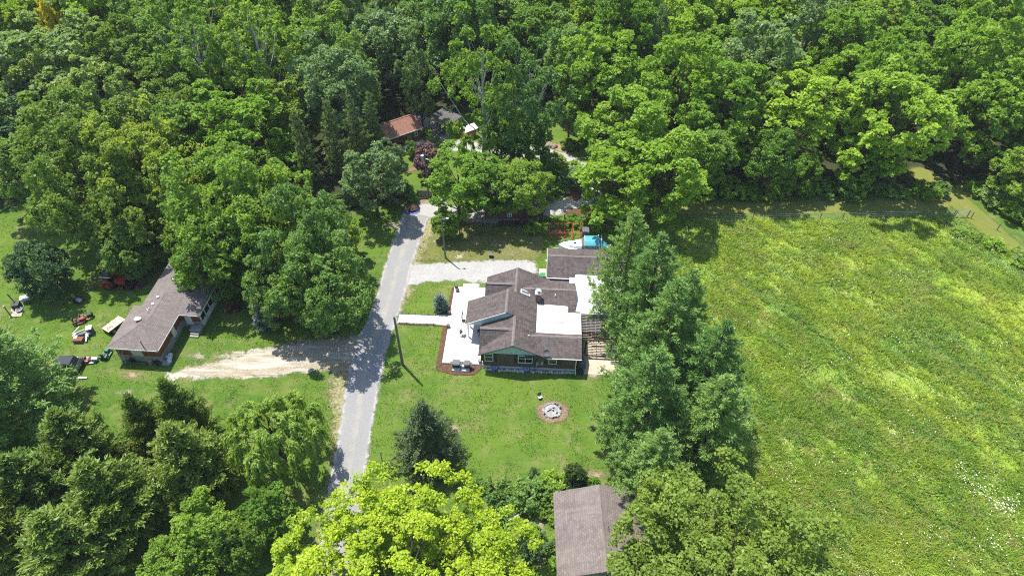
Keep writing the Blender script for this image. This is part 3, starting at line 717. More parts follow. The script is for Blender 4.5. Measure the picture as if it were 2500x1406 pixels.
geo_con('bluespruce', 151, 5.6, 1.35, .1, 'needle_blue', z0=.03, levels=17, per=8, shape=.8, rise=.1, nt=10, tuft=10, ln=.28, wd=.1, gap=.3)
geo_con('youngfir', 152, 2.6, .8, .06, 'needle_blue', z0=.02, levels=12, per=7, shape=.6, rise=.3, nt=8, tuft=9, ln=.2, wd=.07, gap=.25)
for i in range(2):
    geo_con('cedar%d' % i, 160 + i, 9.5, 3.3, .18, 'needle_cedar', z0=.03, levels=26, per=9, shape=.9, rise=.55, nt=13, tuft=14, ln=.36, wd=.11, gap=.36, side=.36, upward=.5)
geo_con('thuja', 170, 3.6, .62, .06, 'needle_thuja', z0=.01, levels=22, per=9, shape=.5, rise=.9, nt=8, tuft=10, ln=.22, wd=.08, gap=.35, upward=.8)
V_, v_, L_ = willow(180, 4.6, 8.6, 'leaf_willow')
GEO['willow'] = (np_mesh('willow', V_, 4, 'leaf_willow', {'v': v_}), limbs(5, L_[:30], 8.6, .2, .3).mesh('willow_wood', 'bark_brown'), 4.6, 8.6)

def plant(name, key, mat, x, y, R, H, label, cat='tree', group=None, bark=None, rz=None, crown='crown', trunk=True, z=0.):
    cm, tm, R0, H0 = GEO[key]
    t = thing(name, label, cat, (x, y, z), R2.uniform(0, 6.28) if rz is None else rz, group); t.scale = (R / R0, R / R0, H / H0)
    for nm, me, mt in ((crown, cm, mat), ('trunk' if trunk is True else trunk, tm, bark)):
        o = bpy.data.objects.new(nm, me); COL.objects.link(o); o.parent = t
        if mt: o.material_slots[0].link = 'OBJECT'; o.material_slots[0].material = M[mt]
    return t
TREES = []   # x, y, R of every tree set by survey, so that the wood keeps clear of them
def tree_px(name, key, mat, px, py, wpx, H, label, cz=.58, cat='tree', group=None, bark=None, back=0.):
    """crown centre and half width measured on the photo, height estimated"""
    x, y = P(px, py, H * cz); R = .93 * wpx * PD(py, H * cz) / FPX
    y += back; TREES.append((x, y, R)); return plant(name, key, mat, x, y, R, H, label, cat, group, bark)
def tree_xy(name, key, mat, x, y, R, H, label, cat='tree', group=None, bark=None):
    TREES.append((x, y, R)); return plant(name, key, mat, x, y, R, H, label, cat, group, bark)

# shade trees round the red house
T_ = tree_px
T_('maple_tree', 'shade0', 'leaf_maple', 215, 455, 140, 16, 'broad dusky green maple at the edge of the back lawn')
T_('maple_tree', 'shade1', 'leaf_maple', 355, 420, 130, 17, 'big olive-green maple behind the dusky one, crown highest of the pair')
T_('maple_tree', 'shade2', 'leaf_maple', 335, 530, 100, 11, 'lower maple crown overhanging the parked red tractor')
T_('broadleaf_tree', 'shade0', 'leaf_deep', 305, 606, 66, 7.5, 'small dark tree directly behind the red tractor')
T_('shade_tree', 'shade1', 'leaf_green', 555, 500, 150, 16.5, 'tall bright green shade tree standing behind the red house')
T_('shade_tree', 'shade2', 'leaf_green', 660, 540, 120, 15.5, 'bright green shade tree with its crown leaning over the lane side of the house')
T_('shade_tree', 'shade0', 'leaf_green', 515, 620, 100, 10.5, 'green tree whose boughs cover the back of the brown hipped roof')
T_('shade_tree', 'shade0', 'leaf_deep', 745, 590, 115, 14.5, 'deep green shade tree beside the gravel lane, rear of two')
T_('shade_tree', 'shade1', 'leaf_deep', 790, 700, 118, 13, 'deep green shade tree overhanging the gravel lane, front of two')
T_('shade_tree', 'shade2', 'leaf_deep', 690, 700, 80, 10, 'dark green tree between the blue spruce and the lane trees')
T_('broadleaf_tree', 'small1', 'leaf_green', 830, 560, 45, 8, 'small leafy tree at the edge of the bright lawn strip')
T_('broadleaf_tree', 'small1', 'leaf_bright', 578, 668, 34, 6, 'small light green tree just behind the house extension')
T_('round_tree', 'roundy', 'leaf_shade', 98, 662, 68, 7.8, 'dense dark round tree alone on the back lawn', cz=.5)
tree_xy('blue_spruce', 'bluespruce', 'needle_blue', *P(655, 800), 1.35, 5.6, 'narrow silvery blue spruce beside the red house drive')
# conifers and willow of the front left garden
tree_xy('white_pine', 'whitepine0', 'needle_pine', *P(78, 1020), 7.4, 15.5, 'large soft-needled pine at the edge of the junk-strewn lawn', bark=None)
tree_xy('white_pine', 'whitepine1', 'needle_pine', *P(-60, 1080), 5.5, 15, 'pine partly cut off by the edge of the view')
for px, py, R, H, k, l in ((480, 1075, 3.0, 10, 0, 'pointed olive cedar, tallest spire beside the willow'), (395, 1095, 2.6, 9, 1, 'narrow olive cedar next to the tallest spire'),
                           (500, 1190, 4.4, 10.5, 1, 'wide olive cedar in front of the pointed spire'), (255, 1165, 4.4, 11, 0, 'olive cedar in front of the big pine'),
                           (330, 1285, 4.9, 11, 1, 'broad ragged cedar with bare grey twigs showing'), (150, 1270, 5.0, 11, 0, 'broad olive cedar below the big pine'),
                           (230, 1400, 5.0, 10.5, 1, 'dark ragged cedar at the bottom of the cedar clump'), (60, 1385, 5.0, 11, 0, 'dark cedar at the corner of the cedar clump')):
    tree_xy('cedar_tree', 'cedar%d' % k, 'needle_cedar', *P(px, py), R, H, l, group='cedars in the front garden')
tree_xy('willow_tree', 'willow', 'leaf_willow', *P(700, 1135), 4.5, 8.6, 'weeping willow with hanging yellow-green strands beside the lane')
T_('broadleaf_tree', 'small0', 'leaf_green', 500, 1290, 80, 7., 'dark bushy tree in front of the wide cedar')
T_('broadleaf_tree', 'small1', 'leaf_green', 655, 1245, 68, 6.5, 'light green young tree between the willow and the yellow maple')
T_('broadleaf_tree', 'small0', 'leaf_maple', 590, 1330, 60, 6, 'low dark green tree beside the light green young tree')
T_('broadleaf_tree', 'roundy', 'leaf_green', 430, 1375, 85, 6, 'dark leafy tree at the foot of the cedars')
# front of the pale house
T_('yellow_maple', 'bigmaple', 'leaf_yellow', 990, 1475, 318, 9.4, 'huge bright yellow-green maple filling the bottom of the view', cz=.5)
tree_xy('spruce_tree', 'spruce', 'needle_spruce', -8.1, 35.8, 4.5, 9.9, 'dark drooping spruce on the front lawn behind the yellow maple')
T_('walnut_tree', 'bigwalnut', 'leaf_olive', 1772, 1405, 268, 10.5, 'wide olive-yellow walnut tree beside the brown shed roof', cz=.5)
for i, (x, y, R, H, k, l) in enumerate(((12.4, 53.8, 5.0, 17.5, 0, 'white pine next to the garage, farthest of the pine row'), (14.2, 49.2, 5.8, 18.2, 1, 'tall white pine beside the slatted pergola'),
                            (16.9, 46.0, 5.4, 16.5, 2, 'white pine on the meadow side of the tall one by the pergola'), (15.0, 43.6, 6.0, 17.5, 0, 'broad white pine in the middle of the pine row by the meadow'), (12.6, 37.2, 5.9, 15.5, 2, 'white pine with long boughs over the lawn and fire ring'),
                            (18.6, 39.6, 5.6, 16.5, 1, 'dark-sided white pine bulging into the meadow'), (18.2, 35.2, 5.2, 14.5, 0, 'white pine behind the olive walnut at the meadow edge'), (12.6, 31.8, 4.6, 11.5, 1, 'lower white pine touching the brown shed roof'))):
    tree_xy('white_pine', 'whitepine%d' % k, 'needle_pine', x, y, R, H, l, group='white pines beside the meadow')
for px, py, H, l in ((1397, 1188, 3.5, 'dark slim arborvitae, rear of the pair by the shed'), (1408, 1200, 3.7, 'dark slim arborvitae, front of the pair by the shed')):
    tree_xy('arborvitae', 'thuja', 'needle_thuja', *P(px, py), .72, H, l, group='arborvitae by the shed')
tree_xy('young_fir', 'youngfir', 'needle_blue', *P(1077, 757), .8, 2.5, 'young grey-green fir on the square lawn by the white patio')
# trees round the cabin garden
T_('sycamore_tree', 'loose0', 'leaf_green', 1175, 215, 100, 24, 'tall sycamore with white trunk and forked pale limbs behind the garden', bark='bark_pale')
T_('sycamore_tree', 'loose1', 'leaf_deep', 1290, 245, 100, 21, 'sycamore with pale limbs, darker half of the white-trunked pair', bark='bark_pale')
T_('broadleaf_tree', 'broad2', 'leaf_bright', 1120, 452, 80, 11., 'bright green tree in front of the hidden brown building', cz=.55)
T_('broadleaf_tree', 'airy0', 'leaf_bright', 1188, 452, 74, 10.5, 'bright green tree at the middle of the trio by the brown building', cz=.55)
T_('broadleaf_tree', 'broad1', 'leaf_green', 1275, 468, 66, 10, 'green tree at the window end of the hidden brown building', cz=.55)
T_('broadleaf_tree', 'broad2', 'leaf_deep', 1395, 240, 45, 13, 'dark tree at the outer bend of the gravel loop')
T_('broadleaf_tree', 'broad4', 'leaf_deep', 1290, 320, 48, 12, 'dark leafy tree under the darker sycamore, beside the loop')
T_('broadleaf_tree', 'broad1', 'leaf_deep', 1225, 345, 48, 10, 'dark leafy tree between the sycamores and the bright trio')
T_('broadleaf_tree', 'small0', 'leaf_green', 1085, 545, 34, 4.5, 'bushy small tree where the lane bends behind the light pole')
T_('purple_plum', 'small1', 'leaf_purple', 1042, 385, 36, 5.5, 'small purple-leaved plum tree by the red-roofed cabin')
T_('broadleaf_tree', 'small0', 'leaf_deep', 1008, 362, 18, 2.6, 'low round green bush against the cabin wall', cat='bush')
T_('broadleaf_tree', 'broad0', 'leaf_blue', 905, 430, 72, 12, 'blue-green tree in front of the dark board fence')
T_('broadleaf_tree', 'broad3', 'leaf_blue', 950, 405, 38, 9, 'blue-green tree hiding the end of the red cabin roof')
for px, py, wpx, H, l in ((742, 370, 34, 15, 'thin grey-green pine farthest from the cabin'), (815, 345, 36, 15, 'thin grey-green pine, second of the pine line'), (868, 330, 34, 15, 'thin grey-green pine, third of the pine line'), (912, 315, 32, 14, 'thin grey-green pine closest to the red cabin')):
    T_('narrow_pine', 'narrowpine', 'needle_grey', px, py, wpx, H, l, cz=.6, group='thin pines beside the cabin')
T_('broadleaf_tree', 'broad4', 'leaf_blue', 1020, 195, 40, 15, 'slim dark blue-green tree standing alone behind the carport')
T_('broadleaf_tree', 'broad1', 'leaf_blue', 820, 225, 95, 19, 'rounded blue-green tree behind the thin pines')
T_('broadleaf_tree', 'broad3', 'leaf_deep', 862, 190, 60, 18, 'dark rounded tree behind the red-roofed cabin')
# left-hand wood
for a in (('broad0', 'leaf_silver', 120, 215, 150, 20, 'wide silvery green willow-like tree, largest crown by the back lawn'), ('loose1', 'leaf_silver', 250, 260, 90, 18, 'silvery green crown beside the wide willow-like tree'),
          ('loose0', 'leaf_green', 480, 130, 105, 24, 'tall sycamore with white limbs in the wood behind the maples'), ('loose1', 'leaf_green', 640, 150, 100, 24, 'tall open sycamore next to the white-limbed one'),
          ('airy1', 'leaf_bright', 590, 330, 120, 17, 'light feathery green tree rising behind the bright shade trees'), ('airy2', 'leaf_green', 470, 350, 90, 15, 'mid green feathery tree behind the olive maple'),
          ('broad4', 'leaf_gold', 145, 95, 42, 20, 'small yellow-gold crown high in the wood'), ('broad2', 'leaf_deep', 30, 420, 75, 13, 'dark green tree in the shaded corner of the back lawn'), ('broad3', 'leaf_shade', 45, 330, 80, 14, 'very dark tree behind the shaded corner of the lawn'),
          ('airy0', 'leaf_lime', 245, 50, 95, 22, 'lime-green crown with dark limbs below the silver ones'), ('broad1', 'leaf_lime', 40, 60, 70, 20, 'lime crown at the far corner of the wood'), ('broad4', 'leaf_gold', 222, 325, 18, 13, 'small yellow treetop behind the dusky maple')):
    T_('sycamore_tree' if 'loose' in a[0] else 'broadleaf_tree', *a, bark='bark_pale' if 'loose' in a[0] else None)
# the wood edge above the meadow
for a in (('airy0', 'leaf_bright', 1470, 185, 108, 19, 'feathery bright green tree just behind the gravel loop'), ('broad0', 'leaf_bright', 1530, 330, 110, 16, 'dense bright green tree over the loop garden'),
          ('airy1', 'leaf_bright', 1500, 450, 95, 12, 'bright green tree directly behind the red hay rack'), ('broad2', 'leaf_bright', 1620, 420, 110, 14, 'broad bright green tree between the pine row and the wood'),
          ('airy2', 'leaf_bright', 1790, 300, 105, 17, 'bright green tree in the wood edge behind the start of the wire fence'), ('broad1', 'leaf_green', 1740, 420, 75, 12, 'lower green tree at the wood edge near the first fence posts'),
          ('airy0', 'leaf_lime', 1965, 300, 115, 17, 'feathery lime-green tree in the wood edge, with bushes at its foot'), ('broad3', 'leaf_green', 1900, 430, 62, 11, 'round green crown low at the wood edge'), ('broad4', 'leaf_green', 1985, 455, 40, 8, 'short round tree casting shade on the mown track'),
          ('airy2', 'leaf_lime', 2195, 340, 125, 18, 'great lime-green tree standing forward of the wood by the track corner'), ('airy1', 'leaf_bright', 2130, 430, 58, 9, 'green understorey tree below the great lime-green tree'),
          ('airy0', 'leaf_bright', 2435, 310, 105, 16, 'bright green tree across the track from the great lime-green one'), ('broad0', 'leaf_green', 2525, 470, 60, 9, 'round green tree by the bend of the mown track'),
          ('broad3', 'leaf_blue', 1590, 135, 42, 18, 'silvery blue-green tree among the bright ones'), ('airy1', 'leaf_lime', 2060, 170, 75, 19, 'yellowish crown in the middle of the wood')):
    T_('broadleaf_tree', *a, back=3.8 if a[2] > 1700 else 0)

# the rest of the wood: one tree at a time, spaced so that crowns just meet
CLEAR = [f_loop, sdf_poly([(-19.5, 80), (-19.5, 91), (-20.5, 97), (-14, 101.5), (-4, 100), (2, 96), (9, 95), (13, 88), (13, 78), (-19, 78)])]
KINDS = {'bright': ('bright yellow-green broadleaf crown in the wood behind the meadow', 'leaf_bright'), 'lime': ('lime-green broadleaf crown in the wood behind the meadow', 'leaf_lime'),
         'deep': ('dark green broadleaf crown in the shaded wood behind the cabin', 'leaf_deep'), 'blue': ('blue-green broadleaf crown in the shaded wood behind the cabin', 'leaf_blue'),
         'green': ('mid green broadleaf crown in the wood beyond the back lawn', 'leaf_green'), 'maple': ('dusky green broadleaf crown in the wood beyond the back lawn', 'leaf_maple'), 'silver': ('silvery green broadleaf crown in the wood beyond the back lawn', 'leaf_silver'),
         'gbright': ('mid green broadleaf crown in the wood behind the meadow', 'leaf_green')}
cand = []
for _ in range(60000):
    y = 77 + 98 * R2.random(); x = R2.uniform(-1, 1) * (y * .60 + 36)
    cand.append((x, y))
placed = list(TREES); nwood = 0
for x, y in cand:
    X_, Y_ = np.array([x]), np.array([y])
    if f_forest(X_, Y_)[0] < 1.5: continue
    if any(f(X_, Y_)[0] > -4.0 for f in CLEAR): continue
    if f_trackr(X_, Y_)[0] > -7.0 or f_trackt(X_, Y_)[0] > -8.5: continue
    dmin = 6.0 + (1.4 if y > 120 else 0)
    if any((x - a) ** 2 + (y - b) ** 2 < (max(dmin * .82, .62 * r + 2.6)) ** 2 for a, b, r in placed): continue
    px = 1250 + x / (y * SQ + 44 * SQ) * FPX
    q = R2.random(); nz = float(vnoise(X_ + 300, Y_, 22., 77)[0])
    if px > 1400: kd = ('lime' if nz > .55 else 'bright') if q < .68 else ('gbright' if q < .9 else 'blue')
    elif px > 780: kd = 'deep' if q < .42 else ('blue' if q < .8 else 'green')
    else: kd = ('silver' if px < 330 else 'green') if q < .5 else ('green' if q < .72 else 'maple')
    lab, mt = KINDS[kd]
    zone = next(z_ for lim, z_ in ((180, 'beyond the silvery willow-like tree'), (420, 'above the dusky maples'), (620, 'behind the white-limbed sycamores'), (800, 'behind the thin pines'), (960, 'behind the red-roofed cabin'), (1120, 'behind the timber carport'), (1380, 'behind the white-trunked sycamores'), (1600, 'behind the gravel loop'), (1800, 'above the first fence posts'), (2000, 'above the middle of the wire fence'), (2200, 'above the great lime-green tree'), (2380, 'above the field gate'), (9999, 'beyond the bend of the mown track')) if px < lim)
    row = 'front rank' if y < 88 else 'second rank' if y < 100 else 'middle rank' if y < 116 else 'deep wood' if y < 138 else 'far rim'
    R = R2.uniform(4.0, 5.9); H = R2.uniform(14.5, 21.5) * (1.0 if y > 84 else .86)
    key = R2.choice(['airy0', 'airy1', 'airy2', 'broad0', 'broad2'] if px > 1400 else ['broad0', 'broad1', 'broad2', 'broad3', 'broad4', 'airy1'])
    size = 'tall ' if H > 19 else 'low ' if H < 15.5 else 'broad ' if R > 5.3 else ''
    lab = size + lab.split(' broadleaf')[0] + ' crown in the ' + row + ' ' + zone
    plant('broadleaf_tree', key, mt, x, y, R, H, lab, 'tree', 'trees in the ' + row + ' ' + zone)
    placed.append((x, y, R)); nwood += 1
    if nwood >= 262: break
print('woodland trees', nwood, min(p[1] for p in placed))

# bushes and weeds
def bush(px, py, R, H, mat, label, key='scrub0', name='bush', group=None, cat='bush'):
    x, y = P(px, py) if px is not None else py
    return plant(name, key, mat, x, y, R, H, label, cat, group, trunk='stem', crown='foliage')
for px, py, R, H, mt, l in ((1245, 1205, 1.1, 1.5, 'leaf_deep', 'dark shrub nearest the yellow maple'), (1292, 1222, 1.7, 2.2, 'leaf_deep', 'large dark shrub at the middle of the shrub row'), (1335, 1205, 1.4, 1.8, 'leaf_green', 'green shrub beside the large dark one'),
                            (1362, 1190, 1.3, 1.5, 'leaf_bright', 'light green shrub touching the shed corner'), (1180, 1192, .9, 1.2, 'leaf_deep', 'small dark shrub by the spruce'), (1228, 1243, 1.3, 1.6, 'leaf_deep', 'dark shrub behind the white bench'), (1305, 1170, .7, 1.1, 'leaf_blue', 'small bluish shrub on the lawn edge'),
                            (1296, 1352, 1.0, 1.2, 'leaf_blue', 'bluish plant in the strip beside the shed'), (1325, 1335, .9, 1.3, 'leaf_blue', 'bluish-green plant closest to the shed wall'), (1355, 1330, .8, .9, 'leaf_lime', 'lime creeper at the shed wall'), (1357, 1270, .75, .9, 'leaf_lime', 'lime creeper at the far half of the shed wall'), (1359, 1390, .8, .9, 'leaf_lime', 'lime creeper at the near end of the shed wall'),
                            (1300, 1310, .9, .7, 'leaf_green', 'low green weed clump on the pale dirt strip'), (1330, 1250, .8, .9, 'leaf_green', 'weed clump behind the dirt strip'), (1440, 1190, .8, .9, 'leaf_bright', 'bright weed clump at the shed gable')):
    bush(px, py, R, H, mt, l, R2.choice(['scrub0', 'scrub1']))
for i, (px, py) in enumerate(((1345, 430), (1372, 445), (1395, 462), (1360, 470), (1335, 480), (1300, 492), (1385, 420), (1410, 440), (1350, 405), (1275, 500))):
    bush(px, py, R2.uniform(1.2, 1.9), R2.uniform(1.0, 1.7), R2.choice(['leaf_deep', 'leaf_shade', 'leaf_green']), ['dark shrub at the fence-side edge of the loop garden', 'dark shrub in the middle of the loop garden', 'dark shrub nearest the lower loop gravel', 'wide shrub between the mulch and the loop gravel', 'shrub at the trio side of the loop garden', 'shrub tucked behind the window-end tree', 'shrub beside the upper bend of the loop', 'shrub at the outer bend of the loop', 'shrub below the pinkish boulders', 'low shrub beside the brown building gable'][i], R2.choice(['scrub0', 'scrub1']), group='shrubs inside the gravel loop')
for i, (px, py) in enumerate(((1322, 560), (1342, 548), (1372, 550), (1395, 545), (1420, 552), (1440, 545), (1300, 565), (1455, 560))):
    bush(px, py, R2.uniform(.7, 1.2), R2.uniform(.7, 1.3), R2.choice(['leaf_green', 'leaf_bright']), ['weeds at the post end of the hay rack', 'weeds behind the first rib of the hay rack', 'weeds behind the middle of the hay rack', 'weeds behind the third rib of the hay rack', 'weeds behind the dark plank crate', 'weeds between the plank crate and the bright tree', 'weeds beside the brown building wall', 'weeds at the foot of the bright tree by the crate'][i], R2.choice(['scrub0', 'scrub1']), name='weed_clump', group='weeds around the red hay rack', cat='weeds')
for i in range(16):
    t = i / 15; x = 60.5 + 24 * t + R2.uniform(-1, 1); y = 70.5 - 25 * t + R2.uniform(-1, 1)
    bush(None, (x, y), R2.uniform(1.0, 1.9), R2.uniform(.8, 1.5), R2.choice(['leaf_green', 'leaf_bright', 'leaf_silver']), 'weed clump on the meadow rim, ' + ['at the gate', 'just below the gate', 'first along the short wire fence', 'second along the short wire fence', 'third along the short wire fence', 'fourth along the short wire fence', 'fifth along the short wire fence', 'sixth along the short wire fence', 'seventh along the short wire fence', 'eighth along the short wire fence', 'past the last fence post', 'first beyond the short fence', 'second beyond the short fence', 'third beyond the short fence', 'fourth beyond the short fence', 'farthest from the gate'][i], R2.choice(['scrub0', 'scrub1']), name='weed_clump', group='weeds along the meadow rim', cat='weeds')
for i in range(20):
    t = i / 19; x = 17.5 + 44 * t + R2.uniform(-.6, .6); y = 78.6 + .6 * t + R2.uniform(-.8, .8)
    bush(None, (x, y), R2.uniform(1.1, 2.0), R2.uniform(1.1, 2.4), R2.choice(['leaf_green', 'leaf_bright', 'leaf_deep']), 'undergrowth bush along the wood edge, ' + ['pine-row end', 'first fence post', 'second fence post', 'under the lower green tree', 'third fence post', 'beside the round low crown', 'fourth fence post', 'fifth fence post', 'by the short round tree', 'sixth fence post', 'in the sunny gap', 'beyond the sunny gap', 'seventh fence post', 'near the great lime-green tree', 'eighth fence post', 'under the great lime-green tree', 'ninth fence post', 'tenth fence post', 'opposite the field gate', 'at the track corner'][i], R2.choice(['scrub0', 'scrub1']), group='undergrowth along the wood edge')
for i in range(12):
    t = i / 11; px = 2385 + 240 * t; py = 470 + 150 * t
    bush(px, py, R2.uniform(1.2, 2.0), R2.uniform(1.2, 2.2), R2.choice(['leaf_green', 'leaf_bright', 'leaf_silver']), 'bush on the outer side of the mown track, ' + ['at its top', 'second from its top', 'third from its top', 'fourth from its top', 'fifth from its top', 'sixth from its top', 'by the round green tree', 'just past the round green tree', 'ninth from its top', 'tenth from its top', 'eleventh from its top', 'lowest of the row'][i], R2.choice(['scrub0', 'scrub1']), group='undergrowth across the mown track')
for i, (px, py) in enumerate(((985, 470), (1008, 492), (960, 492), (830, 498), (865, 500), (800, 505), (930, 480))):
    bush(px, py, R2.uniform(.9, 1.5), R2.uniform(1.0, 1.7), R2.choice(['leaf_deep', 'leaf_blue']), ['shrub behind the fence gap', 'shrub before the dark board fence end', 'shrub against the dark board fence', 'shrub behind the grey board fence, near its end', 'shrub at the middle of the grey board fence', 'shrub at the far end of the grey board fence', 'shrub behind the dark board fence under the blue-green tree'][i], R2.choice(['scrub0', 'scrub1']), group='shrubs behind the board fence')
for px, py, R, H, mt, l in ((1043, 330, .8, 1.0, 'leaf_lime', 'yellow-green bush at the cabin corner'), (1062, 345, .7, .9, 'leaf_deep', 'small dark bush on the gravel by the cabin'), (1078, 355, .9, .6, 'leaf_silver', 'low grey-green planting in the middle of the gravel'), (1100, 322, 1.0, .9, 'leaf_green', 'green bush in front of the timber carport'), (1390, 360, 1.2, .9, 'leaf_lime', 'yellow-green clump between the boulders'),
                            (1070, 470, .8, 2.2, 'leaf_olive', 'upright olive shrub at the end of the picket panel'), (1052, 440, .8, 1.5, 'leaf_green', 'green shrub beside the utility pole')):
    bush(px, py, R, H, mt, l, R2.choice(['scrub0', 'scrub1']))
# ---------------------------------------------------------------- main house
def gable_ns(m, a0, ar, a1, z0, zr, b0, b1, th=.12, z1=None):
    m.slab([(a0, b0, z0), (ar, b0, zr), (ar, b1, zr), (a0, b1, z0)], th)
    m.slab([(ar, b0, zr), (a1, b0, z0 if z1 is None else z1), (a1, b1, z0 if z1 is None else z1), (ar, b1, zr)], th); return m
def cap(m, p, q, wd=.16, lift=.03):
    """ridge cap: two little sloping strips"""
    d = Vector(q) - Vector(p); s_ = Vector((-d.y, d.x, 0)).normalized() * wd
    p, q = Vector(p) + Vector((0, 0, lift)), Vector(q) + Vector((0, 0, lift)); dz = Vector((0, 0, -wd * .45))
    m.slab([p, q, q + s_ + dz, p + s_ + dz], .02); m.slab([q, p, p - s_ + dz, q - s_ + dz], .02); return m
def window(parent, a, b, z, wd, ht, panes=1, face='y', mat='white_paint', shutters=None, blind=True):
    """white framed sash window standing proud of a wall whose outside looks toward -y (or -x)"""
    f = MB(); t = .07
    f.box(a, a + wd, b - .06, b + .02, z, z + t); f.box(a, a + wd, b - .06, b + .02, z + ht - t, z + ht)
    for i in range(panes + 1):
        x = a + (wd - t) * i / panes; f.box(x, x + t, b - .058, b + .02, z + t, z + ht - t)
    f.box(a + t, a + wd - t, b - .045, b + .02, z + ht * .55, z + ht * .55 + .05)
    o = f.build('window', mat, parent)
    for i in range(panes):
        x = a + t + (wd - t) * i / panes; ww = (wd - t) / panes - t
        MB().box(x, x + ww, b - .022, b + .01, z + t, z + ht * .55).build('pane', 'glass_dark', o)
        MB().box(x, x + ww, b - .03, b + .01, z + ht * .55 + .05, z + ht - t).build('pane', 'blind_green' if blind else 'glass_dark', o)
    if shutters:
        for s_ in (-1, 1):
            x = a - .42 if s_ < 0 else a + wd + .02
            MB().box(x, x + .4, b - .045, b + .01, z - .04, z + ht + .02).build('shutter', 'shutter_green', parent)
    return o
hs = thing('pale_house', 'long brown brick house with teal gable and dark shingle roofs by the white patio', 'house', (HO[0], HO[1], 0), HR)
MB().box(0, 10.25, 0, 11.4, .42, 2.58).build('wall', 'brick_brown', hs)
MB().box(-.03, 10.28, -.03, 11.43, -.2, .42).build('foundation', 'stone_white', hs)
EZ, RZ, RA = 2.62, 4.38, 3.3
r1 = MB(); gable_ns(r1, -.45, RA, 6.95, EZ, RZ, -.35, 11.75); o = r1.build('main_roof', 'shingle_brown', hs, label='long shingle roof along the house')
cap(MB(), (RA, -.34, RZ), (RA, 4.0, RZ)).build('ridge_cap', 'shingle_pale', o); cap(MB(), (RA - .1, 7.6, RZ), (RA - .1, 11.74, RZ)).build('ridge_cap', 'shingle_pale', o)
for s_ in (-.47, 6.97):
    fz = MB(); fz.push([(s_, -.352, EZ - .02), (RA, -.352, RZ - .02), (RA, -.352, RZ - .17), (s_, -.352, EZ - .17)], (0, -.03, 0)); fz.build('fascia', 'slate_grey', o)
MB().push([(.12, -.06, 2.6), (3.3, -.06, 4.12), (6.45, -.06, 2.6)], (0, .06, 0)).build('gable_panel', 'siding_teal', hs, label='teal gable facing the front lawn')
MB().push([(.05, 11.46, 2.58), (3.3, 11.46, 4.12), (6.5, 11.46, 2.58)], (0, -.06, 0)).build('gable_panel', 'siding_teal', hs)
# cross wings toward the patio (steep) and toward the pines (shallow)
for bc, ze in ((2.1, 4.28), (9.1, 4.28)):
    m_ = MB(); h = 1.68
    m_.slab([(-.4, bc - h, 2.61), (3.3, bc - h, 2.61), (3.3, bc, ze), (-.4, bc, ze)], .12); m_.slab([(-.4, bc, ze), (3.3, bc, ze), (3.3, bc + h, 2.61), (-.4, bc + h, 2.61)], .12)
    o = m_.build('wing_roof', 'shingle_brown', hs); cap(MB(), (-.4, bc, ze), (3.2, bc, ze)).build('ridge_cap', 'shingle_pale', o)
    MB().push([(-.03, bc - 1.5, 2.58), (-.03, bc, ze - .18), (-.03, bc + 1.5, 2.58)], (.1, 0, 0)).build('gable_panel', 'siding_teal', hs)
m_ = MB(); m_.slab([(4.6, -.3, 2.5), (10.75, -.3, 2.5), (10.75, 2.0, 3.5), (4.6, 2.0, 3.5)], .12); m_.slab([(4.6, 2.0, 3.5), (10.75, 2.0, 3.5), (10.75, 3.2, 3.0), (4.6, 3.2, 3.0)], .12)
o = m_.build('wing_roof', 'shingle_brown', hs); cap(MB(), (5.1, 2.0, 3.5), (10.75, 2.0, 3.5)).build('ridge_cap', 'shingle_pale', o)
MB().box(6.97, 10.76, -.36, -.3, 2.38, 2.49).build('gutter', 'white_paint', hs)
m_ = MB(); m_.slab([(3.5, 8.65, 4.1), (10.1, 8.65, 4.1), (10.1, 11.6, 2.6), (3.5, 11.6, 2.6)], .12); m_.slab([(3.5, 5.9, 2.72), (10.1, 5.9, 2.72), (10.1, 8.65, 4.1), (3.5, 8.65, 4.1)], .12)
o = m_.build('wing_roof', 'shingle_brown', hs); cap(MB(), (4.0, 8.65, 4.1), (10.1, 8.65, 4.1)).build('ridge_cap', 'shingle_pale', o)
MB().push([(10.02, 6.1, 2.5), (10.02, 8.65, 3.9), (10.02, 11.3, 2.5)], (-.1, 0, 0)).build('gable_panel', 'siding_teal', hs)
# porch roof: its east slope runs on from the main roof
m_ = MB(); m_.slab([(-2.35, 4.0, 2.62), (2.3, 4.0, 4.87), (2.3, 7.6, 4.87), (-2.35, 7.6, 2.62)], .12)
m_.slab([(2.3, 4.0, 4.87), (6.4, 4.0, 2.93), (6.4, 7.6, 2.93), (2.3, 7.6, 4.87)], .1)
o = m_.build('porch_roof', 'shingle_brown', hs, label='long-sided roof over the porch'); cap(MB(), (2.3, 4.0, 4.87), (2.3, 7.6, 4.87)).build('ridge_cap', 'shingle_pale', o)
MB().push([(-2.2, 4.12, 2.5), (2.3, 4.12, 4.74), (3.35, 4.12, 4.28), (.0, 4.12, 2.5)], (0, .08, 0)).build('gable_panel', 'siding_teal', hs, label='blue-grey gable strip above the porch')
MB().box(-2.37, -2.3, 3.98, 7.62, 2.44, 2.56).build('gutter', 'white_paint', hs)
MB().push([(-2.37, 3.99, 2.6), (2.3, 3.99, 4.85), (2.3, 3.99, 4.72), (-2.37, 3.99, 2.47)], (0, -.04, 0)).build('fascia', 'white_paint', hs)
for b in (4.25, 5.8, 7.35):
    MB().cbox((-2.05, b, 1.3), (.14, .14, 2.35)).build('porch_post', 'white_paint', hs)
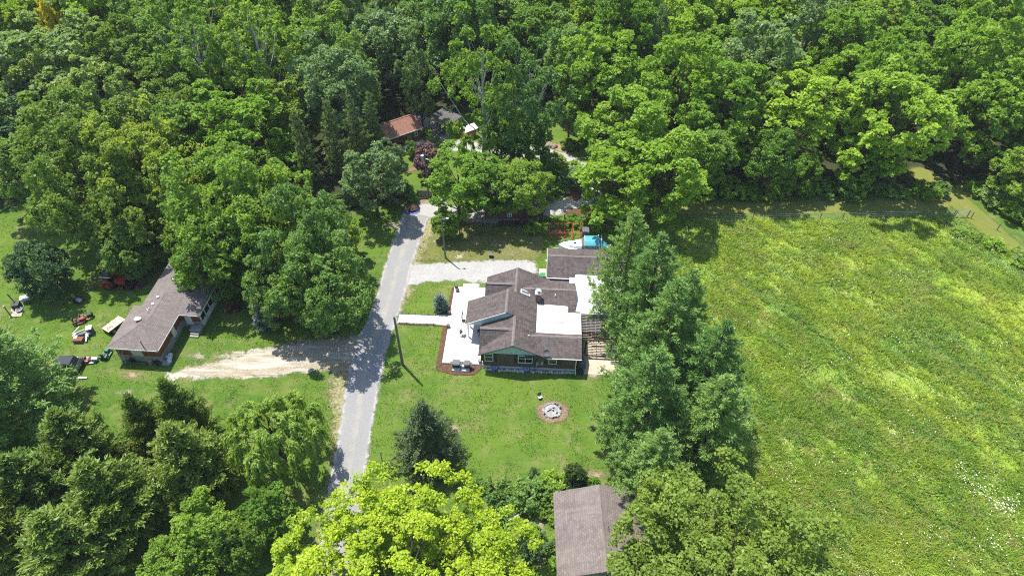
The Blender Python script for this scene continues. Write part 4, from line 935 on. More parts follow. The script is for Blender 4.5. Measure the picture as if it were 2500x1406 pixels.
# flat white roofs
fl = MB().slab([(5.72, 2.62, 3.28), (10.62, 2.62, 3.22), (10.62, 5.85, 3.22), (9.25, 5.85, 3.22), (9.25, 6.75, 3.2), (9.05, 6.95, 3.2), (5.72, 6.95, 3.28)], .22).build('flat_roof', 'white_membrane', hs, label='flat white membrane roof behind the ridge')
MB().box(7.3, 8.75, 4.2, 5.25, 3.2, 3.33).build('hatch', 'white_membrane', fl)
MB().tube([(8.35, 5.65, 3.2), (8.35, 5.65, 3.5)], .05).build('vent_pipe', 'white_paint', fl)
MB().box(10.63, 10.7, 2.6, 5.87, 3.02, 3.24).build('gutter', 'white_paint', hs)
MB().tube([(9.3, 6.1, 3.25), (9.33, 6.15, 3.0), (9.33, 6.15, .2)], .06).build('downspout', 'dark_wood', hs)
MB().slab([(10.25, 2.7, 3.0), (10.35, 2.7, 3.0), (10.35, 5.8, 3.0), (10.25, 5.8, 3.0)], 2.9).build('side_wall', 'siding_teal', hs)
cp = MB().slab([(9.42, 6.35, 2.92), (16.2, 6.35, 2.84), (16.2, 11.95, 2.84), (9.42, 11.95, 2.92)], .2).build('carport_roof', 'white_membrane', hs, label='broad flat white roof joining house and garage')
MB().box(10.7, 16.2, 6.2, 6.33, 2.55, 2.8).build('fascia', 'white_paint', cp)
MB().slab([(10.1, 11.97, 2.95), (15.8, 11.97, 2.95), (15.8, 12.3, 3.06), (10.1, 12.3, 3.06)], .05).build('flashing', 'steel_grey', cp)
for a in (11.5, 13.6, 15.8): MB().cbox((a, 6.6, 1.35), (.14, .14, 2.7)).build('carport_post', 'white_paint', cp)
# chimney, skylight, dish and small roof things
ch = MB().box(5.5, 6.05, 7.25, 7.8, 2.6, 4.5).build('chimney', 'brick_chimney', hs)
MB().box(5.43, 6.12, 7.18, 7.87, 4.5, 4.64).build('chimney_cap', 'stone_white', ch)
MB().tube([(5.78, 7.52, 4.6), (5.78, 7.52, 4.98)], .13, 10).build('flue', 'galvanised', ch); MB().tube([(5.78, 7.52, 5.02), (5.78, 7.52, 5.1)], [.24, .12], 10).build('flue_cap', 'white_paint', ch)
def on_r1(a): return RZ - (a - RA) * (RZ - EZ) / 3.65
sk = MB(); m_ = lambda a: on_r1(a)
sk.slab([(3.75, 7.7, m_(3.75) + .12), (4.85, 7.7, m_(4.85) + .12), (4.85, 8.35, m_(4.85) + .12), (3.75, 8.35, m_(3.75) + .12)], .14); o = sk.build('skylight', 'white_paint', hs)
MB().slab([(3.86, 7.8, m_(3.86) + .135), (4.74, 7.8, m_(4.74) + .135), (4.74, 8.25, m_(4.74) + .135), (3.86, 8.25, m_(3.86) + .135)], .03).build('skylight_glass', 'skylight_glass', o)
for a, b, z in ((4.95, 1.7, 3.55), (7.75, 7.9, 3.7)):
    o = MB().tube([(a, b, z), (a, b, z + .32)], .06).build('vent_pipe', 'white_paint', hs)
d_ = MB(); d_.tube([(6.95, -.05, 2.5), (6.95, -.05, 3.0)], .03); d_.box(6.75, 7.15, -.2, .1, 2.55, 2.62); o = d_.build('dish_mast', 'steel_grey', hs)
d_ = MB(); vs = [(0, 0, 0)]; c_ = Vector((6.95, -.12, 3.12)); ax = Vector((-.15, -.75, .6)).normalized(); ux = ax.orthogonal().normalized(); uy = ax.cross(ux)
vs = [c_ - ax * .09]; fs = []
for rr, dz in ((.2, -.06), (.4, .02)):
    for k in range(14): vs.append(c_ + ax * dz + (ux * math.cos(k * PI / 7) + uy * math.sin(k * PI / 7)) * rr)
for k in range(14): fs += [(0, 1 + k, 1 + (k + 1) % 14), (1 + k, 15 + k, 15 + (k + 1) % 14, 1 + (k + 1) % 14)]
d_.add(vs, fs); d_.build('dish', 'slate_grey', o); MB().tube([c_ - ax * .05 - Vector((0, 0, .3)), c_ + ax * .45], .02).build('dish_arm', 'white_paint', o)
# front windows, wells, boxes
window(hs, .2, -.001, 1.22, .95, 1.28, 1, shutters=True); window(hs, 3.85, -.001, 1.15, 1.6, 1.28, 2, shutters=True); window(hs, 7.2, -.001, 1.22, .9, 1.1, 1, shutters=True, blind=False)
for a in (1.25, 4.8):
    o = MB(); n_ = 10
    o.slab([(a - .42 * math.cos(PI * k / n_) * 1., -.04 - .5 * math.sin(PI * k / n_), .46 - .16 * math.sin(PI * k / n_)) for k in range(n_ + 1)], .35); o = o.build('window_well', 'well_blue', hs)
    for k in range(4): MB().cbox((a - .25 + .17 * k, -.28, .44), (.05, .38, .04), 0, .3).build('well_rib', 'well_rib', o)
MB().box(5.85, 6.1, -.14, 0, 1.0, 1.45).build('meter_box', 'steel_grey', hs); MB().box(6.4, 6.65, -.14, 0, 1.05, 1.62).build('meter_box', 'steel_grey', hs)
MB().box(6.1, 6.4, -.1, -.02, 1.12, 1.2).build('conduit', 'steel_grey', hs); MB().tube([(5.95, -.08, 1.0), (5.95, -.08, .1)], .05).build('conduit', 'steel_grey', hs); MB().tube([(5.68, -.08, 1.3), (5.68, -.08, .1)], .04).build('conduit', 'slate_grey', hs)
MB().tube([(10.2, -.14, 2.4), (10.2, -.08, 2.2), (10.2, -.08, .2), (10.25, -.5, .08)], .05).build('downspout', 'white_paint', hs)
for b in (2.0, 9.7):   # patio-side sashes
    o = window(hs, 0, 0, 1.1, 1.1, 1.3); o.rotation_euler = (0, 0, -PI / 2); o.location = (-.001, b, 0)
MB().box(-.05, 0, 4.9, 5.85, .45, 2.4).build('door', 'slate_grey', hs)
# rough white stones at the foot of the wall
t = thing('stone_border', 'row of rough white stones along the foot of the brick front wall', 'stones', (HO[0], HO[1], 0), HR)
sm = [MB().ball((0, 0, 0), (.26, .2, .16), 7, 5, .22).mesh('stone', 'stone_white') for _ in range(4)]
for i in range(34):
    if not (i in (3, 4, 15, 16)):
        share(R2.choice(sm), 'stone', t, (.35 + i * .292, -.3 + R2.uniform(-.08, .06), .06), (0, 0, R2.uniform(0, 6)), (R2.uniform(.5, 1.0),) * 3)
t = thing('air_conditioner', 'dark grey air conditioner box on the ground at the house corner', 'air conditioner', HW(10.95, .75), HR)
MB().box(-.38, .38, -.38, .38, .08, .85).build('casing', 'slate_grey', t); MB().torus((0, 0, .87), .27, .035, 'z').build('fan_guard', 'steel_grey', t); MB().box(-.45, .45, -.45, .45, 0, .08).build('pad', 'concrete_grey', t)
t = thing('mower', 'black push mower parked against the house corner', 'mower', HW(10.75, -.1), HR)
MB().box(-.22, .22, -.3, .3, .12, .32).build('deck', 'black_metal', t); MB().tube([(-.18, .3, .3), (-.18, .7, .95), (.18, .7, .95), (.18, .3, .3)], .02, 5).build('handle', 'steel_grey', t)
for x in (-.26, .26):
    for y in (-.24, .24): MB().tube([(x - .03, y, .12), (x + .03, y, .12)], .12, 10).build('wheel', 'rubber', t)

# patio, steps, walk
pt = thing('patio', 'large white concrete patio on the lane side of the brick house', 'patio', (HO[0], HO[1], 0), HR)
xs = [-4.65, -2.35, -.04]; bs = [.3, 2.75, 5.2, 7.65, 10.05, 12.4]
for i in range(2):
    for j in range(5):
        MB().box(xs[i] + .025, xs[i + 1] - .025, bs[j] + .025, bs[j + 1] - .025, -.1, .16).build('slab', 'concrete_white', pt)
MB().box(-4.65, -.05, .31, 12.39, -.1, .135).build('joint_bed', 'concrete_grey', pt)
MB().box(-4.63, -.06, .2, .29, -.1, .15).build('patio_edge', 'slate_grey', pt)
MB().box(-6.1, -4.67, 5.9, 7.5, -.1, .165).build('landing', 'concrete_white', pt)
MB().box(-3.6, -1.6, 12.42, 13.0, -.1, .12).build('threshold_slab', 'concrete_white', pt)
t = thing('garden_walk', 'straight walk of white slabs set in pale gravel, from the lane to the patio', 'path', (HO[0], HO[1], 0), HR)
MB().box(-10.7, -6.12, 5.95, 7.45, -.1, .05).build('gravel_bed', 'gravel_tan' if False else 'stone_white', t)
for i in range(6): MB().cbox((-6.75 - i * .73, 6.7, .06), (.56, .66, .06), R2.uniform(-.03, .03)).build('slab', 'concrete_white', t)
for b in (5.92, 7.48):
    MB().box(-10.7, -6.12, b - .03, b + .03, -.05, .12).build('edging', 'slate_grey', t)
for i in range(6):
    for b in (5.92, 7.48): MB().tube([(-6.4 - i * .8, b, 0), (-6.4 - i * .8, b, .32)], .035, 6).build('path_light', 'black_metal', t)
t = thing('patio_steps', 'grey block steps below the patio carrying two black grills', 'steps', HW(-2.45, -.35), HR)
MB().box(-1.0, 1.0, -.45, .2, 0, .14).build('lower_step', 'slate_grey', t); MB().box(-.96, -.04, -.4, .5, .14, .2).build('tread', 'stone_white', t); MB().box(.04, .96, -.4, .5, .14, .2).build('tread', 'stone_white', t)
def grill(a, b, w_, label):
    t = thing('gas_grill', label, 'grill', (*HW(a, b), .2), HR)
    MB().box(-w_ * .5, w_ * .5, -.25, .25, .12, .55).build('cabinet', 'black_metal', t); MB().slab([(-w_ * .5, -.3, .78), (w_ * .5, -.3, .78), (w_ * .5, .28, .88), (-w_ * .5, .28, .88)], .24).build('lid', 'black_metal', t)
    for s_ in (-1, 1): MB().box(s_ * w_ * .5 if s_ > 0 else -w_ * .5 - .26, w_ * .5 + .26 if s_ > 0 else -w_ * .5, -.2, .2, .62, .66).build('side_shelf', 'slate_grey', t)
    for x in (-.4 * w_, .4 * w_):
        for y in (-.2, .2): MB().box(x - .03, x + .03, y - .03, y + .03, -.0, .13).build('leg', 'steel_grey', t)
    MB().tube([(-w_ * .35, -.33, .68), (w_ * .35, -.33, .68)], .02, 6).build('handle', 'steel_grey', t)
grill(-2.95, -.2, .85, 'wide black gas grill on the patio steps'); grill(-1.75, -.2, .62, 'smaller black gas grill on the patio steps, nearer the house')
def chair(a, b, rz, label, mat='steel_grey'):
    t = thing('garden_chair', label, 'chair', (*HW(a, b), .16), HR + rz)
    MB().box(-.25, .25, -.25, .25, .4, .45).build('seat', mat, t); MB().slab([(-.25, .25, .95), (.25, .25, .95), (.25, .29, .95), (-.25, .29, .95)], .5).build('backrest', mat, t)
    for x in (-.22, .22):
        for y in (-.22, .22): MB().box(x - .02, x + .02, y - .02, y + .02, 0, .4).build('leg', mat, t)
chair(-2.75, 4.45, 1.2, 'grey metal chair beside the porch post'); chair(-.8, 4.9, -2.4, 'black chair deep under the porch roof', 'black_metal')
t = thing('garden_bench', 'white slatted bench by the porch eave', 'bench', (*HW(-2.85, 7.1), .16), HR + PI / 2)
for k in range(3): MB().box(-.55, .55, -.2 + k * .14, -.08 + k * .14, .42, .46).build('slat', 'white_paint', t)
for k in range(2): MB().box(-.55, .55, .24, .28, .55 + .18 * k, .68 + .18 * k).build('slat', 'slate_grey', t)
for x in (-.5, .5): MB().box(x - .03, x + .03, -.2, .28, 0, .42).build('leg', 'slate_grey', t)
def pot(a, b, h, label, mat='clay_pot', plant_=False):
    t = thing('plant_pot', label, 'pot', (*HW(a, b), .16 if a > -4.7 else 0.05), HR)
    MB().tube([(0, 0, 0), (0, 0, h * .7), (0, 0, h)], [.16, .24, .22], 10).build('pot', mat, t); MB().tube([(0, 0, h), (0, 0, h + .01)], .19, 10).build('soil', 'mulch_brown', t)
pot(-4.35, 12.0, .55, 'tall dark pot at the far corner of the patio'); pot(-4.2, 11.55, .3, 'low brown pot beside the tall dark pot'); pot(-4.75, 7.75, .5, 'dark pot where the garden walk meets the patio'); pot(-4.6, 5.6, .35, 'small brown pot on the near side of the garden walk'); pot(-.4, .6, .4, 'grey pot at the patio corner by the brick wall', 'stone_grey')
# pergola and yard behind
t = thing('pergola', 'dark slatted pergola on the pine side of the house, above a pale yard', 'pergola', (HO[0], HO[1], 0), HR)
for i in range(15): MB().box(10.72, 15.8, 6.0 - i * .235 - .03, 6.0 - i * .235 + .03, 2.58, 2.74).build('slat', 'weathered_beam' if i < 11 else 'dark_wood', t)
for i in range(14):
    for k in range(5):
        a = 11.35 + k * 1.0 + (.5 if i % 2 else 0)
        if a < 15.6: MB().box(a - .025, a + .025, 6.0 - i * .235 - .205, 6.0 - i * .235 - .03, 2.6, 2.7).build('spacer', 'weathered_beam', t)
MB().box(10.66, 15.9, 2.5, 2.6, 2.4, 2.56).build('beam', 'dark_wood', t); MB().box(11.4, 15.9, 4.4, 4.5, 2.4, 2.56).build('beam', 'dark_wood', t)
for a, b in ((11.3, 2.55), (15.6, 2.55), (11.3, 6.0), (15.6, 6.0)): MB().cbox((a, b, 1.2), (.13, .13, 2.4)).build('post', 'dark_wood', t)
MB().tube([(11.3, 2.55, 1.7), (11.9, 2.55, 2.42)], .05, 4).build('brace', 'dark_wood', t)
t = thing('pale_yard', 'tan concrete yard under and before the slatted pergola', 'pavement', (HO[0], HO[1], 0), HR)
for i in range(2):
    for j in range(3): MB().box(11.15 + i * 2.4, 13.53 + i * 2.4, -.3 + j * 2.2, 1.88 + j * 2.2, -.1, .06).build('slab', 'concrete_tan', t)
MB().tube([(11.3, 2.35, .1), (13.6, 2.3, .1)], .05, 6).build('kerb_rail', 'dark_wood', t)

# garage
t = thing('garage', 'low garage with dark shingle roof, half hidden by the pine row', 'garage', (*HW(6.7, 12.1), 0), HR)
MB().box(.35, 9.0, .35, 5.0, 0, 2.5).build('wall', 'siding_white', t)
m_ = MB(); m_.slab([(0, 0, 2.6), (9.3, 0, 2.6), (9.3, 2.65, 3.85), (0, 2.65, 3.85)], .12); m_.slab([(0, 2.65, 3.85), (9.3, 2.65, 3.85), (9.3, 5.35, 2.6), (0, 5.35, 2.6)], .12); o = m_.build('roof', 'shingle_brown', t)
cap(MB(), (0, 2.65, 3.85), (9.3, 2.65, 3.85)).build('ridge_cap', 'shingle_pale', o)
MB().push([(-.03, .02, 2.58), (-.03, 2.65, 3.82), (-.03, 5.33, 2.58), (-.03, 5.33, 2.44), (-.03, 2.65, 3.68), (-.03, .02, 2.44)], (.03, 0, 0)).build('fascia', 'white_paint', t)
MB().push([(.33, .5, 2.48), (.33, 2.65, 3.6), (.33, 4.9, 2.48)], (.1, 0, 0)).build('gable_panel', 'siding_white', t)
MB().box(.02, 9.3, -.1, -.01, 2.45, 2.57).build('gutter', 'white_paint', t)
MB().box(.45, 2.75, .28, .352, .1, 2.2).build('garage_door', 'slate_grey', t)
MB().tube([(7.35, 2.9, 3.9), (9.0, 3.2, 4.15)], .035, 6).build('mast', 'white_paint', t)
MB().cbox((-.1, 2.9, 2.6), (.18, .18, .25)).build('wall_lamp', 'white_paint', t)
t = thing('concrete_strip', 'narrow pale concrete strip along the garage gable', 'pavement', (*HW(6.1, 12.3), 0), HR)
MB().box(-.35, .55, -.4, 2.2, -.1, .05).build('slab', 'concrete_tan', t); MB().box(-.35, .55, 2.22, 4.0, -.1, .05).build('slab', 'concrete_tan', t)
t = thing('wheelie_bin', 'green wheeled bin beside the garage gable', 'bin', (*HW(6.25, 14.2), .05), HR)
MB().push([(-.25, -.28, 0), (.25, -.28, 0), (.3, -.32, .95), (-.3, -.32, .95)], (0, .6, 0)).build('body', 'bin_green', t); MB().box(-.32, .32, -.36, .34, .95, 1.02).build('lid', 'bin_green', t)
t = thing('white_box', 'small white cabinet behind the green bin', 'cabinet', (*HW(6.1, 14.9), .05), HR); MB().box(-.3, .3, -.25, .25, 0, .8).build('body', 'white_paint', t); MB().box(-.33, .33, -.28, .28, .8, .85).build('top', 'white_paint', t)

# ---------------------------------------------------------------- boat on its trailer
bx, by = P(1424, 600, 1.0); by -= .45
t = thing('motor_boat', 'white cabin boat with a teal canopy parked behind the garage', 'boat', (bx, by, 0), HR)
m_ = MB(); st = [(-3.25, .06, 1.5, .25), (-2.6, .52, 1.45, .05), (-1.6, .92, 1.38, -.1), (0, 1.1, 1.3, -.15), (2.0, 1.12, 1.25, -.15), (2.9, 1.05, 1.25, -.12)]
vs = []; fs = []
for x, hw, top, kl in st:
    vs += [(x, -hw, top), (x, -hw * .8, .62 + kl * .4), (x, 0, .42 + (.5 if x < -3 else 0) + (.2 if x < -2 else 0)), (x, hw * .8, .62 + kl * .4), (x, hw, top)]
for i in range(5):
    for k in range(4): a = i * 5 + k; fs.append((a, a + 5, a + 6, a + 1))
fs += [(25, 26, 27, 28, 29), (4, 3, 2, 1, 0)]
m_.add(vs, fs); m_.build('hull', 'boat_white', t)
MB().slab([(-3.2, -.05, 1.5), (-2.6, -.5, 1.47), (-1.6, -.9, 1.42), (-.2, -1.05, 1.4), (-.2, 1.05, 1.4), (-1.6, .9, 1.42), (-2.6, .5, 1.47), (-3.2, .05, 1.5)], .06).build('foredeck', 'boat_white', t)
MB().slab([(-.2, -1.06, 1.2), (2.85, -1.05, 1.2), (2.85, 1.05, 1.2), (-.2, 1.06, 1.2)], .06).build('cockpit_floor', 'boat_white', t)
MB().slab([(-2.0, -.35, 1.72), (-.3, -.75, 1.9), (-.3, .75, 1.9), (-2.0, .35, 1.72)], .4).build('cabin', 'boat_white', t); MB().box(-1.35, -1.0, -.16, .16, 1.72, 1.86).build('hatch', 'glass_dark', t)
MB().slab([(-.35, -.85, 1.9), (.1, -.8, 2.4), (.1, .8, 2.4), (-.35, .85, 1.9)], .04).build('windscreen', 'skylight_glass', t)
m_ = MB(); n_ = 8
for i in range(n_):
    y0, y1 = -1.0 + 2.0 * i / n_, -1.0 + 2.0 * (i + 1) / n_; z0, z1 = 2.75 - .4 * (y0 ** 2), 2.75 - .4 * (y1 ** 2)
    m_.slab([(.0, y0, z0 - .08), (1.9, y0, z0), (1.9, y1, z1), (.0, y1, z1 - .08)], .05)
m_.build('canopy', 'boat_teal', t)
m_ = MB(); m_.slab([(1.95, -.9, 2.1), (3.0, -.8, 1.35), (3.0, .8, 1.35), (1.95, .9, 2.1)], .06); m_.build('cockpit_cover', 'boat_teal', t)
for x in (0.05, 1.75):
    MB().tube([(x, -1.02, 1.3), (x, -1.0, 2.3), (x, -.5, 2.66), (x, .5, 2.66), (x, 1.0, 2.3), (x, 1.02, 1.3)], .025, 6).build('canopy_frame', 'white_paint', t)
MB().tube([(2.1, -1.02, 1.25), (1.85, -.95, 2.5), (1.85, .95, 2.5), (2.1, 1.02, 1.25)], .05, 6).build('arch', 'white_paint', t); MB().tube([(2.5, -1.02, 1.25), (2.2, -.9, 2.45), (2.2, .9, 2.45), (2.5, 1.02, 1.25)], .04, 6).build('arch', 'white_paint', t)
MB().tube([(-2.2, -.7, 1.45), (-2.3, -.6, 1.95), (-3.35, 0, 2.05), (-2.3, .6, 1.95), (-2.2, .7, 1.45)], .03, 6).build('bow_rail', 'steel_grey', t)
MB().box(2.95, 3.5, -.3, .3, .9, 1.5).build('outboard', 'boat_white', t)
tr = MB(); tr.box(-3.9, 2.6, -.45, -.37, .38, .48); tr.box(-3.9, 2.6, .37, .45, .38, .48); tr.box(1.0, 1.1, -1.0, 1.0, .36, .46); tr.build('trailer_frame', 'galvanised', t)
for y in (-1.12, 1.12): MB().tube([(1.05, y - .1, .32), (1.05, y + .1, .32)], .32, 14).build('trailer_wheel', 'rubber', t)

# red hay rack and dark panel
rx, ry = P(1382, 578)
t = thing('hay_rack', 'open red metal hay rack with angled ribs behind the boat', 'rack', (rx, ry, 0), HR * .4)
for i in range(5):
    x = -2.2 + 1.02 * i
    MB().tube([(x, .95, 1.55), (x - .12, .1, .75), (x, -.8, 1.25)], .05, 5).build('rib', 'rack_red', t); MB().tube([(x, -.8, 1.25), (x - .0, -.8, 0)], .045, 5).build('leg', 'rack_red', t); MB().tube([(x, .95, 1.55), (x, .95, 0)], .045, 5).build('leg', 'rack_red', t)
for y, z in ((.95, 1.55), (.1, .75), (-.8, 1.25), (-.8, .55)): MB().tube([(-2.3, y, z), (2.3, y, z)], .035, 5).build('rail', 'rack_red', t)
for x in (-2.3, 2.3): MB().push([(x, .2, .5), (x, -.25, .9), (x, -.8, 1.2), (x, -.8, .5)], (.04, 0, 0)).build('end_panel', 'rack_red', t)
x, y = P(1428, 584); t = thing('dark_crate', 'tall dark plank crate beside the red hay rack', 'crate', (x, y, 0), HR)
for k in range(3): MB().box(-.45 + k * .3, -.165 + k * .3, -.5, .5, 0, 1.7 + .02 * (k % 2)).build('plank', 'slate_grey', t)
MB().box(-.46, .46, -.52, -.5, .2, .5).build('rust_strip', 'rust', t)

# ---------------------------------------------------------------- red ranch house
rh = thing('red_house', 'red board house on grey block with a brown hipped roof by the back lawn', 'house', (*LO, 0), LR)
A_, B_, C_ = (0, 5.8, 0, 6.4), (.9, 5.8), (.9, 8.2, 5.4, 16.)
def hip(m, x0, x1, y0, y1, ze, p, th=.1):
    xm = (x0 + x1) / 2; zr = ze + (x1 - x0) / 2 * p; h = (x1 - x0) / 2
    m.slab([(x0, y0, ze), (x1, y0, ze), (xm, y0 + h, zr)], th); m.slab([(x1, y0, ze), (x1, y1, ze), (xm, y1 - h, zr), (xm, y0 + h, zr)], th)
    m.slab([(x1, y1, ze), (x0, y1, ze), (xm, y1 - h, zr)], th); m.slab([(x0, y1, ze), (x0, y0, ze), (xm, y0 + h, zr), (xm, y1 - h, zr)], th); return (xm, y0 + h, zr), (xm, y1 - h, zr)
pz = .34; m_ = MB(); e1 = hip(m_, 0, 5.8, 0, 6.4, 2.6, pz); o = m_.build('hip_roof', 'shingle_pale', rh, label='hipped roof end facing the cedars')
for c_ in ((0, 0, 2.6), (5.8, 0, 2.6)): cap(MB(), c_, e1[0], .12).build('hip_cap', 'shingle_pale', o)
cap(MB(), (0, 6.4, 2.6), e1[1], .12).build('hip_cap', 'shingle_pale', o); cap(MB(), *e1, .12).build('ridge_cap', 'shingle_pale', o)
zb = 2.594 + 2.45 * pz; m_ = MB(); m_.slab([(.9, 3.2, 2.594), (3.35, 3.2, zb), (3.35, 10, zb), (.9, 10, 2.594)], .1); m_.slab([(3.35, 3.2, zb), (5.8, 3.2, 2.594), (5.8, 10, 2.594), (3.35, 10, zb)], .1)
o = m_.build('link_roof', 'shingle_pale', rh); cap(MB(), (3.35, 3.4, zb), (3.35, 8.6, zb), .12).build('ridge_cap', 'shingle_pale', o)
m_ = MB(); e2 = hip(m_, .9, 8.2, 5.4, 16.4, 2.606, pz); o = m_.build('hip_roof', 'shingle_pale', rh, label='wider hipped roof under the trees'); cap(MB(), (8.2, 5.4, 2.606), e2[0], .12).build('hip_cap', 'shingle_pale', o); cap(MB(), *e2, .12).build('ridge_cap', 'shingle_pale', o)
MB().box(.45, 5.35, .45, 5.95, 1.02, 2.52).build('wall', 'siding_red', rh); MB().box(1.3, 5.34, 5.95, 16, 1.02, 2.52).build('wall', 'siding_red', rh); MB().box(5.3, 7.75, 5.9, 16, 1.02, 2.52).build('wall', 'siding_red', rh)
MB().box(.42, 5.38, .42, 5.98, -.1, 1.02).build('block_wall', 'block_grey', rh); MB().box(1.27, 5.36, 5.98, 16.03, -.1, 1.02).build('block_wall', 'block_grey', rh); MB().box(5.3, 7.78, 5.87, 16.03, -.1, 1.02).build('block_wall', 'block_grey', rh)
for a in ((0, 5.8, -.03, 0), (5.8, 5.83, 0, 5.4), (5.8, 8.2, 5.37, 5.4), (8.2, 8.23, 5.4, 16)): MB().box(*a, 2.47, 2.585).build('fascia', 'white_paint', rh)
MB().box(2.2, 3.45, .4, .45, 1.05, 2.45).build('window', 'bag_white', rh, label='whitewashed boarded window')
MB().box(5.95, 6.7, 5.84, 5.9, .5, 2.4).build('door', 'white_paint', rh); MB().torus((6.3, 5.83, 2.05), .2, .04, 'y').build('door_light', 'black_metal', rh)
wb = MB(); wb.box(7.75, 7.83, 5.95, 10.4, 2.3, 2.47); wb.box(7.75, 7.83, 5.95, 10.4, .75, .98)
for k in range(5): wb.box(7.75, 7.83, 5.95 + k * 1.08, 6.09 + k * 1.08, .98, 2.3)
wb = wb.build('window', 'white_paint', rh, label='long white framed window wall')
for k in range(4): MB().box(7.74, 7.79, 6.09 + k * 1.08, 7.03 + k * 1.08, .98, 2.3).build('pane', 'glass_dark', wb)
MB().box(7.76, 7.84, 5.95, 10.4, .3, .72).build('panel', 'white_paint', rh)
MB().box(5.36, 5.42, 3.6, 4.3, .6, 2.4).build('side_door', 'white_paint', rh)
def hz(a, b): # height of the hip roofs
    f = lambda x0, x1, y0, y1, z: z + pz * max(0, min(a - x0, x1 - a, b - y0, y1 - b))
    return max(f(0, 5.8, 0, 6.4, 2.6), f(.9, 8.2, 5.4, 16.4, 2.606), 2.594 + pz * max(0, min(a - .9, 5.8 - a)) if 3.2 < b < 10 else 0)
for a, b in ((2.65, 6.2), (2.75, 7.3), (3.5, 10.0), (3.6, 10.9)):
    z = hz(a, b); MB().ball((a, b, z + .1), (.2, .2, .16), 10, 6, zmin=-.4).build('roof_vent', 'white_paint', rh)
o = MB().tube([(2.25, 3.6, hz(2.25, 3.6) - .1), (2.25, 3.6, hz(2.25, 3.6) + .22)], .04, 6).build('dish_mast', 'steel_grey', rh); MB().ball((2.25, 3.55, hz(2.25, 3.6) + .3), (.42, .3, .1), 14, 6).build('dish', 'white_paint', o)
for a, b in ((2.45, 5.2), (2.65, 5.35), (2.7, 4.95)): MB().tube([(a, b, hz(a, b) - .05), (a, b, hz(a, b) + .35)], .06, 8).build('vent_pipe', 'white_paint', rh)
MB().tube([(4.15, .55, 2.0), (4.15, .3, 2.5), (4.15, .3, 3.7), (4.3, .3, 3.85)], .05, 6).build('service_mast', 'black_metal', rh); MB().cbox((4.2, .38, 2.0), (.22, .1, .26)).build('meter', 'steel_grey', rh)
MB().box(.5, 5.6, .1, .18, -.05, .1).build('border_board', 'grey_wood', rh)
MB().cbox((7.2, 5.3, .55), (1.3, .9, .12)).build('stoop', 'stone_grey', rh); MB().box(6.6, 7.8, 4.95, 5.7, -.1, .48).build('stoop_base', 'stone_grey', rh)
for k in range(2): MB().box(6.7, 7.7, 4.6 - k * .3, 4.94 - k * .3, -.1, .32 - .16 * k).build('step', 'stone_grey', rh)
def LP(a, b, z=0): return (*LW(a, b), z)
t = thing('ladder', 'grey aluminium ladder leaning on the block wall of the red house', 'ladder', LP(1.05, .05), LR)
for x in (-.2, .2): MB().tube([(x, -.15, 0), (x, .36, 2.1)], .03, 5).build('rail', 'steel_grey', t)
for k in range(6): MB().cbox((0, -.15 + .51 * (k + .6) / 6.2, 2.1 * (k + .6) / 6.2), (.4, .06, .05)).build('rung', 'steel_grey', t)
t = thing('tyre', 'worn black tyre propped on the block wall of the red house', 'tyre', LP(1.9, .22, .36), LR); MB().torus((0, 0, 0), .27, .1, 'y', 18, 8).build('rubber_ring', 'rubber', t)
t = thing('metal_drum', 'pale green drum standing by the red house wall', 'drum', LP(4.0, .2), LR); MB().tube([(0, 0, 0), (0, 0, .5)], .22, 12).build('body', 'leaf_silver' if False else 'stone_grey', t); MB().tube([(0, 0, .5), (0, 0, .53)], .235, 12).build('lid', 'pine_wood', t)
t = thing('black_tub', 'black tub beside the pale green drum', 'tub', LP(4.75, .15), LR); MB().tube([(0, 0, 0), (0, 0, .45)], [.2, .28], 10).build('body', 'black_metal', t); MB().torus((0, 0, .45), .28, .03, 'z').build('rim', 'black_metal', t)
t = thing('rubbish_bags', 'white plastic rubbish bags heaped on a tray at the red house corner', 'rubbish bags', LP(5.85, .5), LR)
MB().box(-.45, .35, -.5, .1, 0, .3).build('tray', 'bin_grey', t)
for i in range(7): MB().ball((R2.uniform(-.3, .35), R2.uniform(-.2, .75), .3 + R2.uniform(0, .3)), (.26, .24, .22), 8, 6, .12).build('bag', 'bag_white', t)

# ---------------------------------------------------------------- machines
def wheel(parent, x, y, r, wd, rim='mower_yellow'):
    o = MB().tube([(x, y - wd / 2, r), (x, y + wd / 2, r)], r, 16).build('wheel', 'rubber', parent); 
    MB().tube([(x, y - wd / 2 - .012, r), (x, y + wd / 2 + .012, r)], r * .55, 12).build('rim', rim, o); return o
x, y = P(289, 698); tt = thing('tractor', 'red tractor with dark canopy and front loader under the maple boughs', 'tractor', (x, y, 0), -.08)
for s_ in (-1, 1):
    wheel(tt, -.75, s_ * .68, .58, .36, 'tractor_red'); wheel(tt, .85, s_ * .62, .38, .26, 'tractor_red')
    m_ = MB()
    for k in range(6):
        a0, a1 = .25 + k * .42, .25 + (k + 1) * .42
        m_.slab([(-.75 + .68 * math.cos(a0), s_ * .5, .58 + .68 * math.sin(a0)), (-.75 + .68 * math.cos(a0), s_ * .88, .58 + .68 * math.sin(a0)), (-.75 + .68 * math.cos(a1), s_ * .88, .58 + .68 * math.sin(a1)), (-.75 + .68 * math.cos(a1), s_ * .5, .58 + .68 * math.sin(a1))], .04)
    m_.build('fender', 'tractor_red', tt)
    MB().tube([(.2, s_ * .5, .7), (.25, s_ * .52, 1.25), (1.25, s_ * .52, 1.05), (1.75, s_ * .52, .35)], .06, 6).build('loader_arm', 'tractor_red', tt)
